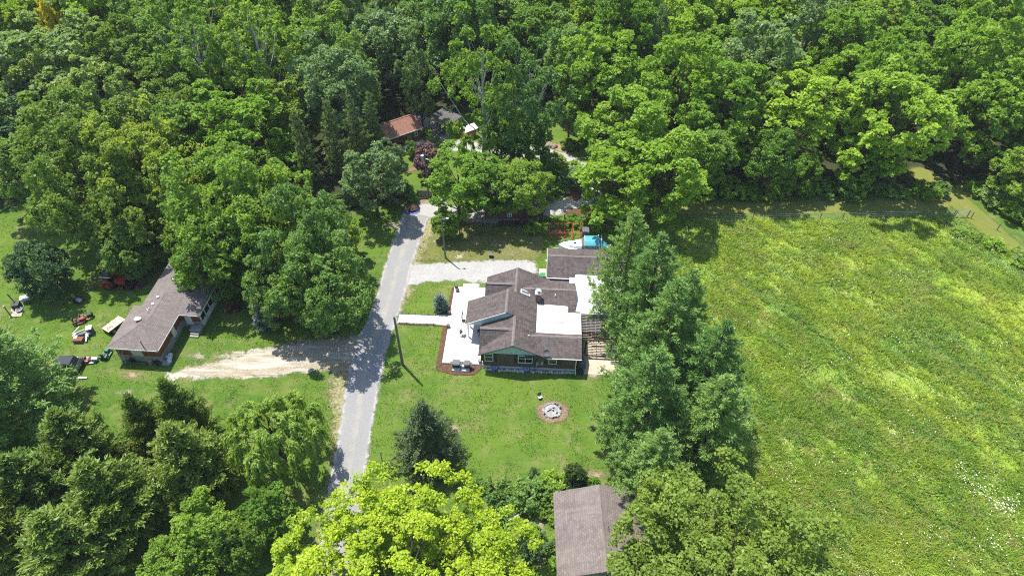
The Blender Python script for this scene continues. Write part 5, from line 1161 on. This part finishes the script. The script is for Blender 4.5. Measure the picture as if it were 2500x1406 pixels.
MB().push([(.1, -.3, .55), (1.35, -.28, .6), (1.35, -.26, 1.15), (1.0, -.28, 1.28), (.1, -.3, 1.3)], (0, .58, 0)).build('hood', 'tractor_red', tt); MB().box(1.35, 1.39, -.24, .24, .6, 1.1).build('grille', 'black_metal', tt)
MB().box(-1.1, .2, -.32, .32, .45, .72).build('chassis', 'black_metal', tt); MB().box(-.85, -.4, -.25, .25, .72, .95).build('seat', 'black_metal', tt); MB().slab([(-.9, -.25, 1.4), (-.8, -.25, 1.4), (-.8, .25, 1.4), (-.9, .25, 1.4)], .5).build('backrest', 'black_metal', tt)
MB().tube([(.05, 0, 1.2), (-.15, 0, 1.4)], .025, 5).build('steering_column', 'black_metal', tt); MB().torus((-.17, 0, 1.42), .18, .02, 'z').build('steering_wheel', 'black_metal', tt)
for x_ in (-1.05, -.0):
    for s_ in (-1, 1): MB().tube([(x_, s_ * .5, .8), (x_ + .03, s_ * .5, 2.05)], .03, 5).build('canopy_post', 'black_metal', tt)
o = MB().box(-1.25, .15, -.68, .68, 2.05, 2.12).build('canopy', 'canopy_blue', tt); MB().box(-1.25, .15, -.72, -.685, 2.03, 2.13).build('canopy_trim', 'white_paint', o); MB().ball((-.5, -.2, 2.13), .07, 8, 5).build('beacon', 'white_paint', o)
MB().push([(1.7, -.75, .08), (2.25, -.75, .05), (1.75, -.75, .75), (1.65, -.75, .5)], (0, 1.5, 0)).build('bucket', 'black_metal', tt)
MB().box(-1.85, -1.35, -.7, .7, .1, .5).build('rear_tiller', 'tractor_red', tt); MB().tube([(-1.1, 0, .6), (-1.55, 0, .75), (-1.6, 0, .45)], .06, 5).build('hitch', 'tractor_red', tt)
x, y = P(349, 697); t = thing('loader_fork', 'detached black and red loader bucket lying on the lawn past the tractor', 'loader bucket', (x, y, 0), .95)
MB().push([(-.6, -.3, .05), (-.6, .3, .05), (-.6, .25, .5)], (1.2, 0, 0)).build('scoop', 'black_metal', t); MB().box(-.72, -.61, -.3, .3, 0, .45).build('end_plate', 'tractor_red', t)
def ride_mower(px, py, rz, label, body, seat, rim='steel_grey', hoodc=None, sc=1.0):
    x, y = P(px, py); t = thing('riding_mower', label, 'mower', (x, y, 0), rz); t.scale = (sc * .86,) * 3
    for s_ in (-1, 1): wheel(t, -.5, s_ * .4, .27, .24, rim); wheel(t, .6, s_ * .38, .19, .16, rim)
    MB().box(-.35, .45, -.55, .55, .1, .26).build('cutting_deck', body, t); MB().push([(.15, -.26, .3), (.9, -.22, .3), (.9, -.2, .55), (.7, -.22, .68), (.15, -.26, .72)], (0, .48, 0)).build('hood', hoodc or body, t)
    MB().box(-.8, .15, -.28, .28, .28, .42).build('chassis', 'black_metal', t); MB().push([(-.8, -.42, .5), (-.25, -.42, .5), (-.3, -.42, .57), (-.75, -.42, .57)], (0, .84, 0)).build('fender', body, t)
    MB().box(-.65, -.25, -.21, .21, .57, .68).build('seat', seat, t); MB().slab([(-.72, -.21, 1.05), (-.64, -.21, 1.05), (-.6, .21, 1.05), (-.72, .21, 1.05)], .42).build('backrest', seat, t)
    MB().tube([(.2, 0, .7), (.02, 0, .92)], .02, 5).build('steering_column', 'black_metal', t); MB().torus((0, 0, .94), .16, .018, 'z', 12, 6).build('steering_wheel', 'black_metal', t); return t
ride_mower(191, 735, -.55, 'black riding mower with a yellow seat at the edge of the maple shade', 'black_metal', 'mower_yellow', hoodc='steel_grey')
ride_mower(213, 777, .5, 'black and yellow riding mower, farther of the two stripped mowers', 'mower_yellow', 'black_metal', hoodc='black_metal')
ride_mower(195, 787, .45, 'stripped red riding mower with bare engine, next to the black and yellow one', 'rust', 'black_metal', hoodc='mower_red')
ride_mower(260, 670, -.3, 'black riding mower with yellow seat in deep shade behind the tractor', 'black_metal', 'mower_yellow')
ride_mower(572, 757, .35, 'red and black riding mower on the shaded lawn behind the extension', 'mower_red', 'mower_red', 'black_metal', hoodc='black_metal', sc=1.1)
ride_mower(208, 884, .1, 'red riding mower in a row beside the dark car', 'mower_red', 'white_paint', hoodc='mower_red', sc=.9)
ride_mower(225, 882, .1, 'pale stripped mower at the end of the mower row', 'steel_grey', 'black_metal', hoodc='bag_white', sc=.9)
ride_mower(261, 868, 1.5, 'small green garden tractor parked at the red house corner', 'mower_green', 'black_metal', hoodc='mower_green', sc=1.05)
x, y = P(283, 800); t = thing('flatbed_trailer', 'flat trailer with a pale plywood deck beside the red house eave', 'trailer', (x, y, 0), 1.05)
MB().box(-1.15, 1.15, -.6, .6, .62, .68).build('deck', 'plywood', t); m_ = MB(); m_.box(-1.15, 1.15, -.58, -.5, .5, .615); m_.box(-1.15, 1.15, .5, .58, .5, .615); m_.box(-1.15, -1.07, -.6, .6, .1, .61); m_.build('frame', 'black_metal', t)
for x_ in (-.6, .6):
    for s_ in (-1, 1): wheel(t, x_, s_ * .66, .28, .16, 'steel_grey')
for i in range(3): MB().torus((-.9 + .25 * i, -.2 + .2 * (i % 2), .7), .14, .02, 'z', 10, 5).build('hose_coil', 'black_metal', t)
x, y = P(252, 805); 
t = thing('scrap_pile', 'heap of grey and white scrap pieces on the back lawn near the plywood trailer', 'scrap', (*P(203, 822), 0), .1)
for i in range(26):
    MB().cbox((R2.uniform(-.9, .8), R2.uniform(-.7, .8), R2.uniform(.08, .5)), (R2.uniform(.15, .6), R2.uniform(.1, .4), R2.uniform(.08, .3)), R2.uniform(0, 3), R2.uniform(-.5, .5)).build('scrap_piece', R2.choice(['steel_grey', 'black_metal', 'white_paint', 'slate_grey', 'bag_white', 'black_metal', 'mower_green']), t)
MB().tube([(-1.2, .3, .3), (-.6, 1.2, .5)], .06, 6).build('pipe', 'white_paint', t); MB().tube([(-.7, .2, .5), (.2, .6, .6)], .05, 6).build('pipe', 'white_paint', t)
t = thing('mesh_basket', 'dark open crate at the near side of the scrap heap', 'crate', (*P(196, 833), 0), .0); MB().box(-.65, .45, -.3, .3, 0, .42).build('box', 'slate_grey', t); MB().box(-.68, .48, -.33, .33, .42, .47).build('rim', 'rust', t)
t = thing('storage_bin', 'dark grey bin with a pale lid beside the scrap heap', 'bin', (*P(224, 812), 0), .3); MB().push([(-.25, -.3, 0), (.25, -.3, 0), (.3, -.34, .85), (-.3, -.34, .85)], (0, .64, 0)).build('body', 'slate_grey', t); MB().box(-.33, .33, -.37, .37, .85, .92).build('lid', 'bag_white', t)
t = thing('smoker', 'black box smoker with a tall leaning stack on the back lawn', 'smoker', (*P(45, 752), 0), .2); MB().box(-.4, .4, -.4, .4, .15, .8).build('firebox', 'black_metal', t); MB().tube([(-.1, .2, .8), (-.45, .5, 2.0)], .06, 7).build('stack', 'black_metal', t); MB().box(-.7, .6, -.6, .6, 0, .1).build('base', 'stone_grey', t)
t = thing('timber_stack', 'pale boards stacked beside the black smoker', 'boards', (*P(43, 768), 0), .15)
for i in range(4): MB().cbox((0, -.3 + i * .22, .08 + .06 * (i % 2)), (1.2, .18, .08), R2.uniform(-.1, .1)).build('board', 'plywood', t)
t = thing('scrap_tub', 'dark tub behind the stacked boards', 'tub', (*P(50, 761), 0)); MB().tube([(0, 0, 0), (0, 0, .4)], [.3, .36], 10).build('body', 'slate_grey', t); MB().torus((0, 0, .4), .36, .04, 'z').build('rim', 'steel_grey', t)
t = thing('yard_light', 'black lamp post with a pale round head near the smoker', 'lamp', (*P(25, 769), 0)); MB().tube([(0, 0, 0), (0, 0, 1.25)], .06, 7).build('post', 'black_metal', t); MB().ball((0, 0, 1.4), .17, 10, 6).build('head', 'stone_grey', t)
t = thing('utility_cart', 'pale green tipping cart under the round dark tree', 'cart', (*P(69, 735), 0), .4)
MB().push([(-.5, -.3, .35), (.5, -.3, .35), (.6, -.38, .75), (-.65, -.38, .75)], (0, .75, 0)).build('tub', 'bag_white', t)
for s_ in (-1, 1): wheel(t, .1, s_ * .4, .2, .1, 'steel_grey')
MB().tube([(-.6, 0, .5), (-1.0, 0, .9)], .03, 5).build('handle', 'black_metal', t)
t = thing('old_car', 'old dark car with a rusty red bonnet behind the soft-needled pine', 'car', (*P(160, 900), 0), .05)
MB().push([(-1.9, -.75, .3), (1.9, -.75, .3), (1.95, -.75, .7), (1.7, -.75, .88), (-1.9, -.75, .92), (-1.95, -.75, .6)], (0, 1.5, 0)).build('body', 'car_black', t); MB().slab([(-.5, -.62, 1.38), (1.2, -.6, 1.38), (1.2, .6, 1.38), (-.5, .62, 1.38)], .07).build('roof', 'car_black', t)
MB().push([(-.95, -.68, .9), (1.65, -.68, .88), (1.2, -.6, 1.33), (-.5, -.6, 1.33)], (0, 1.34, 0)).build('cabin_glass', 'glass_dark', t); MB().box(-1.9, -.95, -.72, .72, .92, .95).build('bonnet', 'rust', t)
for i in range(3): MB().ball((-1.6 + .25 * i, R2.uniform(-.5, .5), .98), (.18, .22, .08), 8, 5, .2).build('paint_flake', 'white_paint', t)
for x_ in (-1.25, 1.2):
    for s_ in (-1, 1): wheel(t, x_, s_ * .72, .31, .2, 'steel_grey')
t = thing('tyre', 'big bare tyre lying at the back of the dark car', 'tyre', (*P(186, 892), .35), .3); MB().torus((0, 0, 0), .42, .17, 'x', 18, 8).build('rubber_ring', 'rubber', t)
t = thing('white_planks', 'white planks lying under the soft-needled pine', 'planks', (*P(165, 928), 0), .05)
for i in range(3): MB().cbox((-1.2 + 1.3 * i, .1 * i, .1), (1.3, .2, .08), R2.uniform(-.1, .1)).build('plank', 'white_paint', t)
for px, py, l in ((322, 1085, 'rusty red frame on the lawn between the cedars'), (385, 1092, 'rusty red frame beside the narrow olive cedar')):
    t = thing('harrow_frame', l, 'farm frame', (*P(px, py), 0), 1.1)
    for y_ in (-.35, .35): MB().box(-1.2, 1.2, y_ - .04, y_ + .04, .25, .33).build('beam', 'rack_red', t)
    for k in range(5): MB().box(-1.1 + .55 * k - .03, -1.1 + .55 * k + .03, -.4, .4, .33, .38).build('bar', 'rust', t)
t = thing('white_basin', 'white basin and tyre ring by the cedars', 'basin', (*P(328, 1030), 0)); MB().torus((.15, -.1, .15), .26, .09, 'z').build('ring', 'white_paint', t); MB().cbox((-.25, .25, .18), (.45, .3, .36), .4).build('box', 'steel_grey', t)

# ---------------------------------------------------------------- shed
t = thing('brown_shed', 'shed with a broad drab brown roof beside the olive walnut tree', 'shed', (0, 0, 0))
MB().box(4.3, 11.3, 23.7, 30.4, 0, 2.5).build('wall', 'siding_green', t); MB().push([(4.3, 23.68, 2.45), (7.85, 23.68, 3.85), (11.3, 23.68, 2.45)], (0, .1, 0)).build('gable_panel', 'siding_green', t)
m_ = MB(); gable_ns(m_, 3.75, 7.85, 11.9, 2.55, 4.0, 23.2, 31.0, .1); o = m_.build('roof', 'shingle_drab', t); cap(MB(), (7.85, 23.2, 4.0), (7.85, 31.0, 4.0), .14).build('ridge_cap', 'shingle_drab', o)
for b, l in ((26.6, .55), (25.6, .3), (25.0, .25)): MB().box(8.3, 8.36, b, b + l, 3.84, 3.87).build('shingle', 'charcoal', o, label='lifted dark shingle')
m_ = MB()
for a0, a1 in ((3.75, 7.85), (11.9, 7.85)): m_.push([(a0, 23.17, 2.53), (a1, 23.17, 3.98), (a1, 23.17, 3.84), (a0, 23.17, 2.39)], (0, .03, 0))
m_.build('bargeboard', 'grey_wood', t)
x, y = P(1248, 1268); t = thing('stone_bench', 'long white stone bench in front of the dark shrubs', 'bench', (x, y, 0), .55)
MB().box(-.8, .8, -.18, .18, .38, .48).build('seat', 'stone_white', t)
for q in (-.6, .6): MB().box(q - .12, q + .12, -.15, .15, 0, .38).build('leg', 'stone_white', t)
x, y = P(1318, 972); t = thing('camp_chair', 'folded white and black camp chair on the lawn near the fire ring', 'chair', (x, y, 0), .4)
MB().cbox((0, 0, .3), (.4, .4, .05)).build('seat', 'white_paint', t); MB().slab([(-.2, .18, .8), (.2, .18, .8), (.2, .22, .8), (-.2, .22, .8)], .5).build('backrest', 'black_metal', t)
for q in (-.17, .17):
    for r_ in (-.17, .17): MB().tube([(q, r_, 0), (q * .9, r_ * .9, .3)], .02, 5).build('leg', 'black_metal', t)
x, y = P(1348, 1003); t = thing('fire_ring', 'round fire ring of pale stones full of white ash on the front lawn', 'fire ring', (x, y, .06)); t.scale = (.88, .88, .9)
MB().ball((0, 0, -.02), (1.0, 1.0, .1), 18, 6, .06).build('ash', 'ash_white', t)
sm = [MB().ball((0, 0, 0), (.2, .14, .13), 7, 5, .2).mesh('stone', m) for m in ('stone_grey', 'stone_grey', 'charcoal', 'stone_white')]
for i in range(22): a = 6.283 * i / 22; share(R2.choice(sm), 'stone', t, (1.05 * math.cos(a), 1.0 * math.sin(a), .02), (0, 0, a + 1.57 + R2.uniform(-.3, .3)), (R2.uniform(.7, 1.1),) * 3)
for i in range(14): share(R2.choice(sm), 'cinder', t, (R2.gauss(0, .4), R2.gauss(0, .35), .07), (0, 0, R2.uniform(0, 6)), (R2.uniform(.4, .9),) * 3)
MB().tube([(-.6, -.2, .12), (.3, .4, .16)], .05, 6).build('log', 'charcoal', t)

# ---------------------------------------------------------------- poles, fences, lane things
def lean_pole(base, top_off, h, r, name, label, cat='utility pole'):
    t = thing(name, label, cat, (*base, 0)); MB().tube([(0, 0, -.2), (top_off[0] * .5, top_off[1] * .5, h * .5), (*top_off, h)], [r, r * .85, r * .65], 9).build('shaft', 'pole_wood', t); return t
t = lean_pole(P(983, 890), (.1, -.35), 8.3, .17, 'utility_pole', 'leaning grey timber pole on the front lawn beside the lane'); MB().tube([(.08, -.3, 7.7), (.2, -.3, 7.9)], .05, 6).build('insulator', 'steel_grey', t)
t = lean_pole(P(1088, 630), (-.1, .0), 6.9, .12, 'light_pole', 'slim grey pole with a small lamp at the parking gravel', 'lamp post'); MB().tube([(-.08, 0, 6.5), (.55, 0, 6.65)], .03, 6).build('lamp_arm', 'steel_grey', t); MB().ball((.65, 0, 6.6), (.2, .14, .12), 10, 6).build('lamp_head', 'white_paint', t)
t = lean_pole(P(1047, 482), (0, 0), 8.0, .13, 'utility_pole', 'utility pole with a grey transformer by the picket panel'); MB().tube([(-.3, 0, 6.2), (-.3, 0, 7.1)], .24, 12).build('transformer', 'steel_grey', t); MB().tube([(.05, 0, 6.6), (.5, 0, 6.4)], .07, 6).build('bracket', 'white_paint', t)
def wire(name, a, b, sag, label):
    m_ = MB(); pts = []
    for i in range(13):
        s_ = i / 12; p = Vector(a).lerp(Vector(b), s_); p.z -= sag * 4 * s_ * (1 - s_); pts.append(p)
    m_.tube(pts, .018, 4); tag(m_.build(name, 'black_metal'), label, 'wire')
x, y = P(964, 908); t = thing('marker_post', 'short white-topped post on the lawn near the leaning pole', 'post', (x, y, 0)); MB().tube([(0, 0, 0), (0, 0, .85)], .07, 8).build('post', 'stone_grey', t); MB().ball((0, 0, .9), .11, 8, 5).build('cap', 'white_paint', t)
x, y = P(922, 1158); t = thing('fence_rail', 'leaning green metal gate rail beside the lane behind the maple', 'gate', (x, y, 0), 1.45)
for s_ in (0, 1.6): MB().tube([(s_, 0, 0), (s_ + .15, 0, 1.15)], .04, 6).build('post', 'shutter_green', t)
for z in (.25, .65, 1.05): MB().tube([(0, 0, z), (1.6, 0, z)], .018, 5).build('rail', 'slate_grey', t)
x, y = P(880, 1182); t = thing('blue_barrel', 'bright blue barrel at the lane edge behind the yellow maple', 'barrel', (x, y, 0)); MB().tube([(0, 0, 0), (0, 0, .45), (0, 0, .9)], [.28, .32, .28], 12).build('body', 'tarp_blue', t); MB().torus((0, 0, .88), .28, .03, 'z').build('rim', 'tarp_blue', t)
x, y = P(1004, 512); t = thing('tarp_heap', 'soil heap on a blue tarp where the lane meets the board fence', 'tarp heap', (x, y, 0))
MB().ball((0, -.1, -.05), (1.5, 1.2, .16), 14, 6, .1).build('tarp', 'tarp_blue', t); MB().ball((0, .25, .05), (1.25, 1.0, .65), 14, 8, .08).build('soil', 'mud_dark', t); MB().tube([(-.3, -.2, .6), (.1, -.5, .55), (.1, -.7, .3)], .04, 6).build('stick', 'white_paint', t)
def board_fence(p0, p1, h, label, mat, bw=.19, name='board_fence'):
    d = math.hypot(p1[0] - p0[0], p1[1] - p0[1]); t = thing(name, label, 'fence', (*p0, 0), math.atan2(p1[1] - p0[1], p1[0] - p0[0])); n_ = int(d / bw)
    ms = [MB().box(0, bw - .012, -.012, .012, .05, h + q).mesh('board', mat) for q in (0, .02, -.02)]
    for i in range(n_): share(ms[i % 3 if R2.random() < .6 else 0], 'board', t, (i * bw, R2.uniform(-.004, .004), 0))
    for z in (.35, h - .3): MB().box(0, d, .014, .06, z - .04, z + .04).build('rail', mat, t)
    for k in range(int(d / 2.4) + 1): MB().box(k * 2.4 - .05, k * 2.4 + .05, .06, .16, 0, h + .06).build('post', mat, t)
    return t
board_fence(P(806, 502), P(900, 500), 1.5, 'grey board fence under the blue-green trees', 'grey_wood'); board_fence(P(905, 502), P(1002, 486), 1.5, 'dark board fence running on toward the fence gap', 'dark_wood'); board_fence(P(1020, 484), P(1058, 484), 1.35, 'short slatted fence panel by the transformer pole', 'grey_wood', .16)
x0, x1 = P(1098, 548), P(1180, 548); t = thing('rail_fence', 'low rail fence under the bright green trees by the lane bend', 'fence', (*x0, 0), 0)
for k in range(4): MB().tube([(k * 1.5, 0, 0), (k * 1.5, 0, 1.1)], .06, 6).build('post', 'dark_wood', t)
for z in (.5, 1.0): MB().tube([(0, 0, z), (4.5, 0, z)], .04, 5).build('rail', 'rust', t)
for px, py, l in ((1313, 552, 'dark fence post at the edge of the gravel loop'), (1377, 548, 'wooden fence post behind the red hay rack')):
    t = thing('fence_post', l, 'post', (*P(px, py), 0)); MB().tube([(0, 0, 0), (0, 0, 1.7)], .1, 7).build('shaft', 'pole_wood', t); MB().tube([(0, 0, 1.7), (0, 0, 1.74)], .11, 7).build('cap', 'dark_wood', t)
t = thing('wire_fence', 'wire fence on leaning posts along the top of the meadow', 'fence', (*P(1725, 541), 0)); fx0, fy0 = P(1725, 541); fx1, fy1 = P(2330, 529)
pm = MB().tube([(0, 0, 0), (0, 0, 1.15)], .06, 6).mesh('post', 'pole_wood')
for k in range(12):
    s_ = k / 11; share(pm, 'post', t, ((fx1 - fx0) * s_, (fy1 - fy0) * s_, 0), (R2.uniform(-.08, .08), R2.uniform(-.05, .1), 0))
for z in (.4, .75, 1.05): MB().tube([(0, 0, z), (fx1 - fx0, fy1 - fy0, z)], .012, 4).build('wire', 'galvanised', t)
t = thing('field_gate', 'tube gate at the corner of the meadow by the mown track', 'gate', (*P(2326, 529), 0), -.05)
for k in range(2): MB().tube([(k * 1.9, 0, 0), (k * 1.9, 0, 1.2)], .07, 6).build('post', 'pole_wood', t)
for z in (.3, .6, .9, 1.1): MB().tube([(.05, 0, z), (1.85, 0, z)], .022, 5).build('rail', 'galvanised', t)
MB().tube([(.05, 0, .3), (1.85, 0, 1.1)], .02, 5).build('brace', 'galvanised', t)
t = thing('wire_fence', 'short wire fence running from the gate down the meadow rim', 'fence', (*P(2370, 534), 0))
ex, ey = 14, -15
for k in range(7): share(pm, 'post', t, (ex * k / 6, ey * k / 6, 0), (R2.uniform(-.08, .08), 0, 0))
for z in (.5, 1.0): MB().tube([(0, 0, z), (ex, ey, z)], .012, 4).build('wire', 'galvanised', t)
x, y = P(1199, 627); t = thing('yard_box', 'small black box on the dry grass by the parking gravel', 'box', (x, y, 0)); MB().box(-.25, .25, -.22, .22, 0, .42).build('body', 'black_metal', t); MB().box(-.28, .28, -.25, .25, .42, .47).build('lid', 'slate_grey', t)

# ---------------------------------------------------------------- cabin garden
cx, cy = -13.9, 93.1; cr = math.radians(34)   # right front eave corner of the cabin
t = thing('red_roofed_cabin', 'small brown cabin with a red-brown shingle roof at the wood edge', 'cabin', (cx, cy, 0), cr)
m_ = MB(); m_.slab([(-6.5, 0, 2.3), (0, 0, 2.3), (0, 2.3, 3.75), (-6.5, 2.3, 3.75)], .1); m_.slab([(-6.5, 2.3, 3.75), (0, 2.3, 3.75), (0, 4.6, 2.3), (-6.5, 4.6, 2.3)], .1); o = m_.build('roof', 'shingle_red', t); cap(MB(), (-6.5, 2.3, 3.75), (0, 2.3, 3.75), .13).build('ridge_cap', 'shingle_red', o)
MB().box(-6.5, .02, -.04, -.005, 2.15, 2.29).build('gutter', 'white_paint', t); MB().push([(.0, 0, 2.28), (.0, 2.3, 3.73), (0, 4.6, 2.28), (0, 4.6, 2.14), (0, 2.3, 3.59), (0, 0, 2.14)], (.04, 0, 0)).build('bargeboard', 'dark_wood', t)
MB().box(-6.2, -.3, .4, 4.2, 0, 2.25).build('wall', 'siding_brown', t); MB().push([(-.32, .4, 2.2), (-.32, 2.3, 3.5), (-.32, 4.2, 2.2)], (-.1, 0, 0)).build('gable_panel', 'siding_brown', t)
for a in (-1.35,): window(t, a, .399, .95, .5, .95, 1, blind=False)
window(t, -2.7, .399, .75, .6, 1.2, 1, mat='pine_wood'); MB().box(-3.9, -3.2, .35, .4, .05, 1.95).build('door', 'dark_wood', t); MB().ball((-3.05, .3, 1.75), .08, 8, 5).build('wall_lamp', 'white_paint', t)
MB().box(-5.5, -.2, -1.1, .35, -.05, .06).build('terrace', 'concrete_grey', t)
px_, py_ = -10.2, 93.2; t = thing('timber_carport', 'open timber carport with a flat dark roof beside the cabin', 'carport', (px_, py_, 0), math.radians(139))
MB().slab([(-.1, -.1, 2.5), (4.1, -.1, 2.5), (4.1, -3.4, 2.7), (-.1, -3.4, 2.7)], .06).build('roof', 'shingle_dark', t)
for a in ((0, 4, -.12, -.02), (0, 4, -3.35, -3.25), (-.1, 0, -3.3, 0), (4.0, 4.1, -3.3, 0)): MB().box(*a, 2.22, 2.43).build('beam', 'pine_wood', t)
for a in (0, 4):
    for b in (-.07, -3.3): MB().cbox((a, b, 1.1), (.15, .15, 2.24)).build('post', 'pine_wood', t)
t = thing('work_table', 'cluttered wooden table under the timber carport', 'table', (-11.4, 94.7, 0), .6); MB().box(-.8, .8, -.4, .4, .72, .78).build('top', 'grey_wood', t)
for a in (-.7, .7):
    for b in (-.3, .3): MB().box(a - .04, a + .04, b - .04, b + .04, 0, .72).build('leg', 'grey_wood', t)
for i in range(4): MB().cbox((R2.uniform(-.6, .6), R2.uniform(-.25, .25), .88), (.2, .2, .2), R2.uniform(0, 3)).build('tin', R2.choice(['white_paint', 'orange_wood', 'slate_grey']), t)
t = thing('white_roofed_lean', 'small orange-sided hut with a white metal roof beside the carport', 'hut', (-7.7, 92.9, 0), .62); t.scale = (.75, .75, .75)
MB().slab([(-.3, -.4, 2.0), (3.6, -.4, 2.0), (3.6, 1.2, 2.5), (-.3, 1.2, 2.5)], .05).build('roof', 'white_membrane', t); MB().box(0, 3.3, 0, 1.0, 0, 1.9).build('wall', 'orange_wood', t)
# brown building behind the bright trio
bx0, by0 = P(1185, 540); t = thing('brown_building', 'brown boarded outbuilding mostly hidden behind the bright green trio', 'outbuilding', (bx0, by0, 0), .02)
MB().box(0, 8.0, 0, 4.2, .4, 2.4).build('wall', 'siding_brown', t); MB().box(-.03, 8.03, -.03, 4.23, 0, .4).build('sill', 'grey_wood', t); MB().slab([(-.3, -.35, 2.5), (8.3, -.35, 2.5), (8.3, 4.5, 2.8), (-.3, 4.5, 2.8)], .12).build('roof', 'shingle_drab', t)
window(t, 3.0, -.001, .75, .62, .62, 2, blind=False)
x, y = P(1222, 470); t = thing('parked_van', 'white van parked beyond the brown building, glimpsed through leaves', 'van', (x, y, 0), 1.3)
MB().push([(-2.2, -.9, .35), (2.2, -.9, .35), (2.25, -.9, 1.0), (1.5, -.9, 1.2), (1.1, -.9, 1.9), (-2.2, -.9, 1.95)], (0, 1.8, 0)).build('body', 'boat_white', t); MB().push([(1.15, -.8, 1.85), (1.52, -.8, 1.25), (1.56, -.8, 1.27), (1.2, -.8, 1.9)], (0, 1.6, 0)).build('windscreen', 'glass_dark', t)
for x_ in (-1.4, 1.4):
    for s_ in (-1, 1): wheel(t, x_, s_ * .85, .33, .2, 'steel_grey')
for i, (px, py, s_) in enumerate(((1342, 358, 1.0), (1352, 360, .8), (1386, 356, 1.0), (1396, 360, .7), (1380, 362, .6))):
    x, y = P(px, py); o = MB().ball((0, 0, 0), (.8 * s_, .6 * s_, .5 * s_), 9, 6, .16).build('boulder', 'stone_pink'); o.location = (x, y, .2 * s_); tag(o, ['flat pinkish boulder at the inner edge of the loop', 'small pinkish boulder next to the flat one', 'big pinkish boulder in the yellow-green clump', 'small boulder beside the big pinkish one', 'smallest pinkish boulder before the yellow-green clump'][i], 'boulder')
t = thing('brick_path', 'short red brick path on the cabin lawn', 'path', (*P(1000, 416), 0), .35)
bm_ = MB().box(-.14, .14, -.07, .07, 0, .05).mesh('brick', 'path_red')
for i in range(14):
    for k in range(5): share(bm_, 'brick', t, (-2.0 + i * .3 + .15 * (k % 2), -.32 + k * .16, .0))
t = thing('red_barrow', 'small red barrow beside the purple plum tree', 'barrow', (*P(1032, 412), 0), .3); MB().push([(-.4, -.3, .3), (.4, -.3, .3), (.55, -.36, .6), (-.5, -.36, .6)], (0, .68, 0)).build('tub', 'mower_red', t); wheel(t, .55, 0, .18, .1)
MB().tube([(-.4, .25, .4), (-1.0, .28, .55)], .025, 5).build('handle', 'dark_wood', t)
print('objects', len(bpy.data.objects))
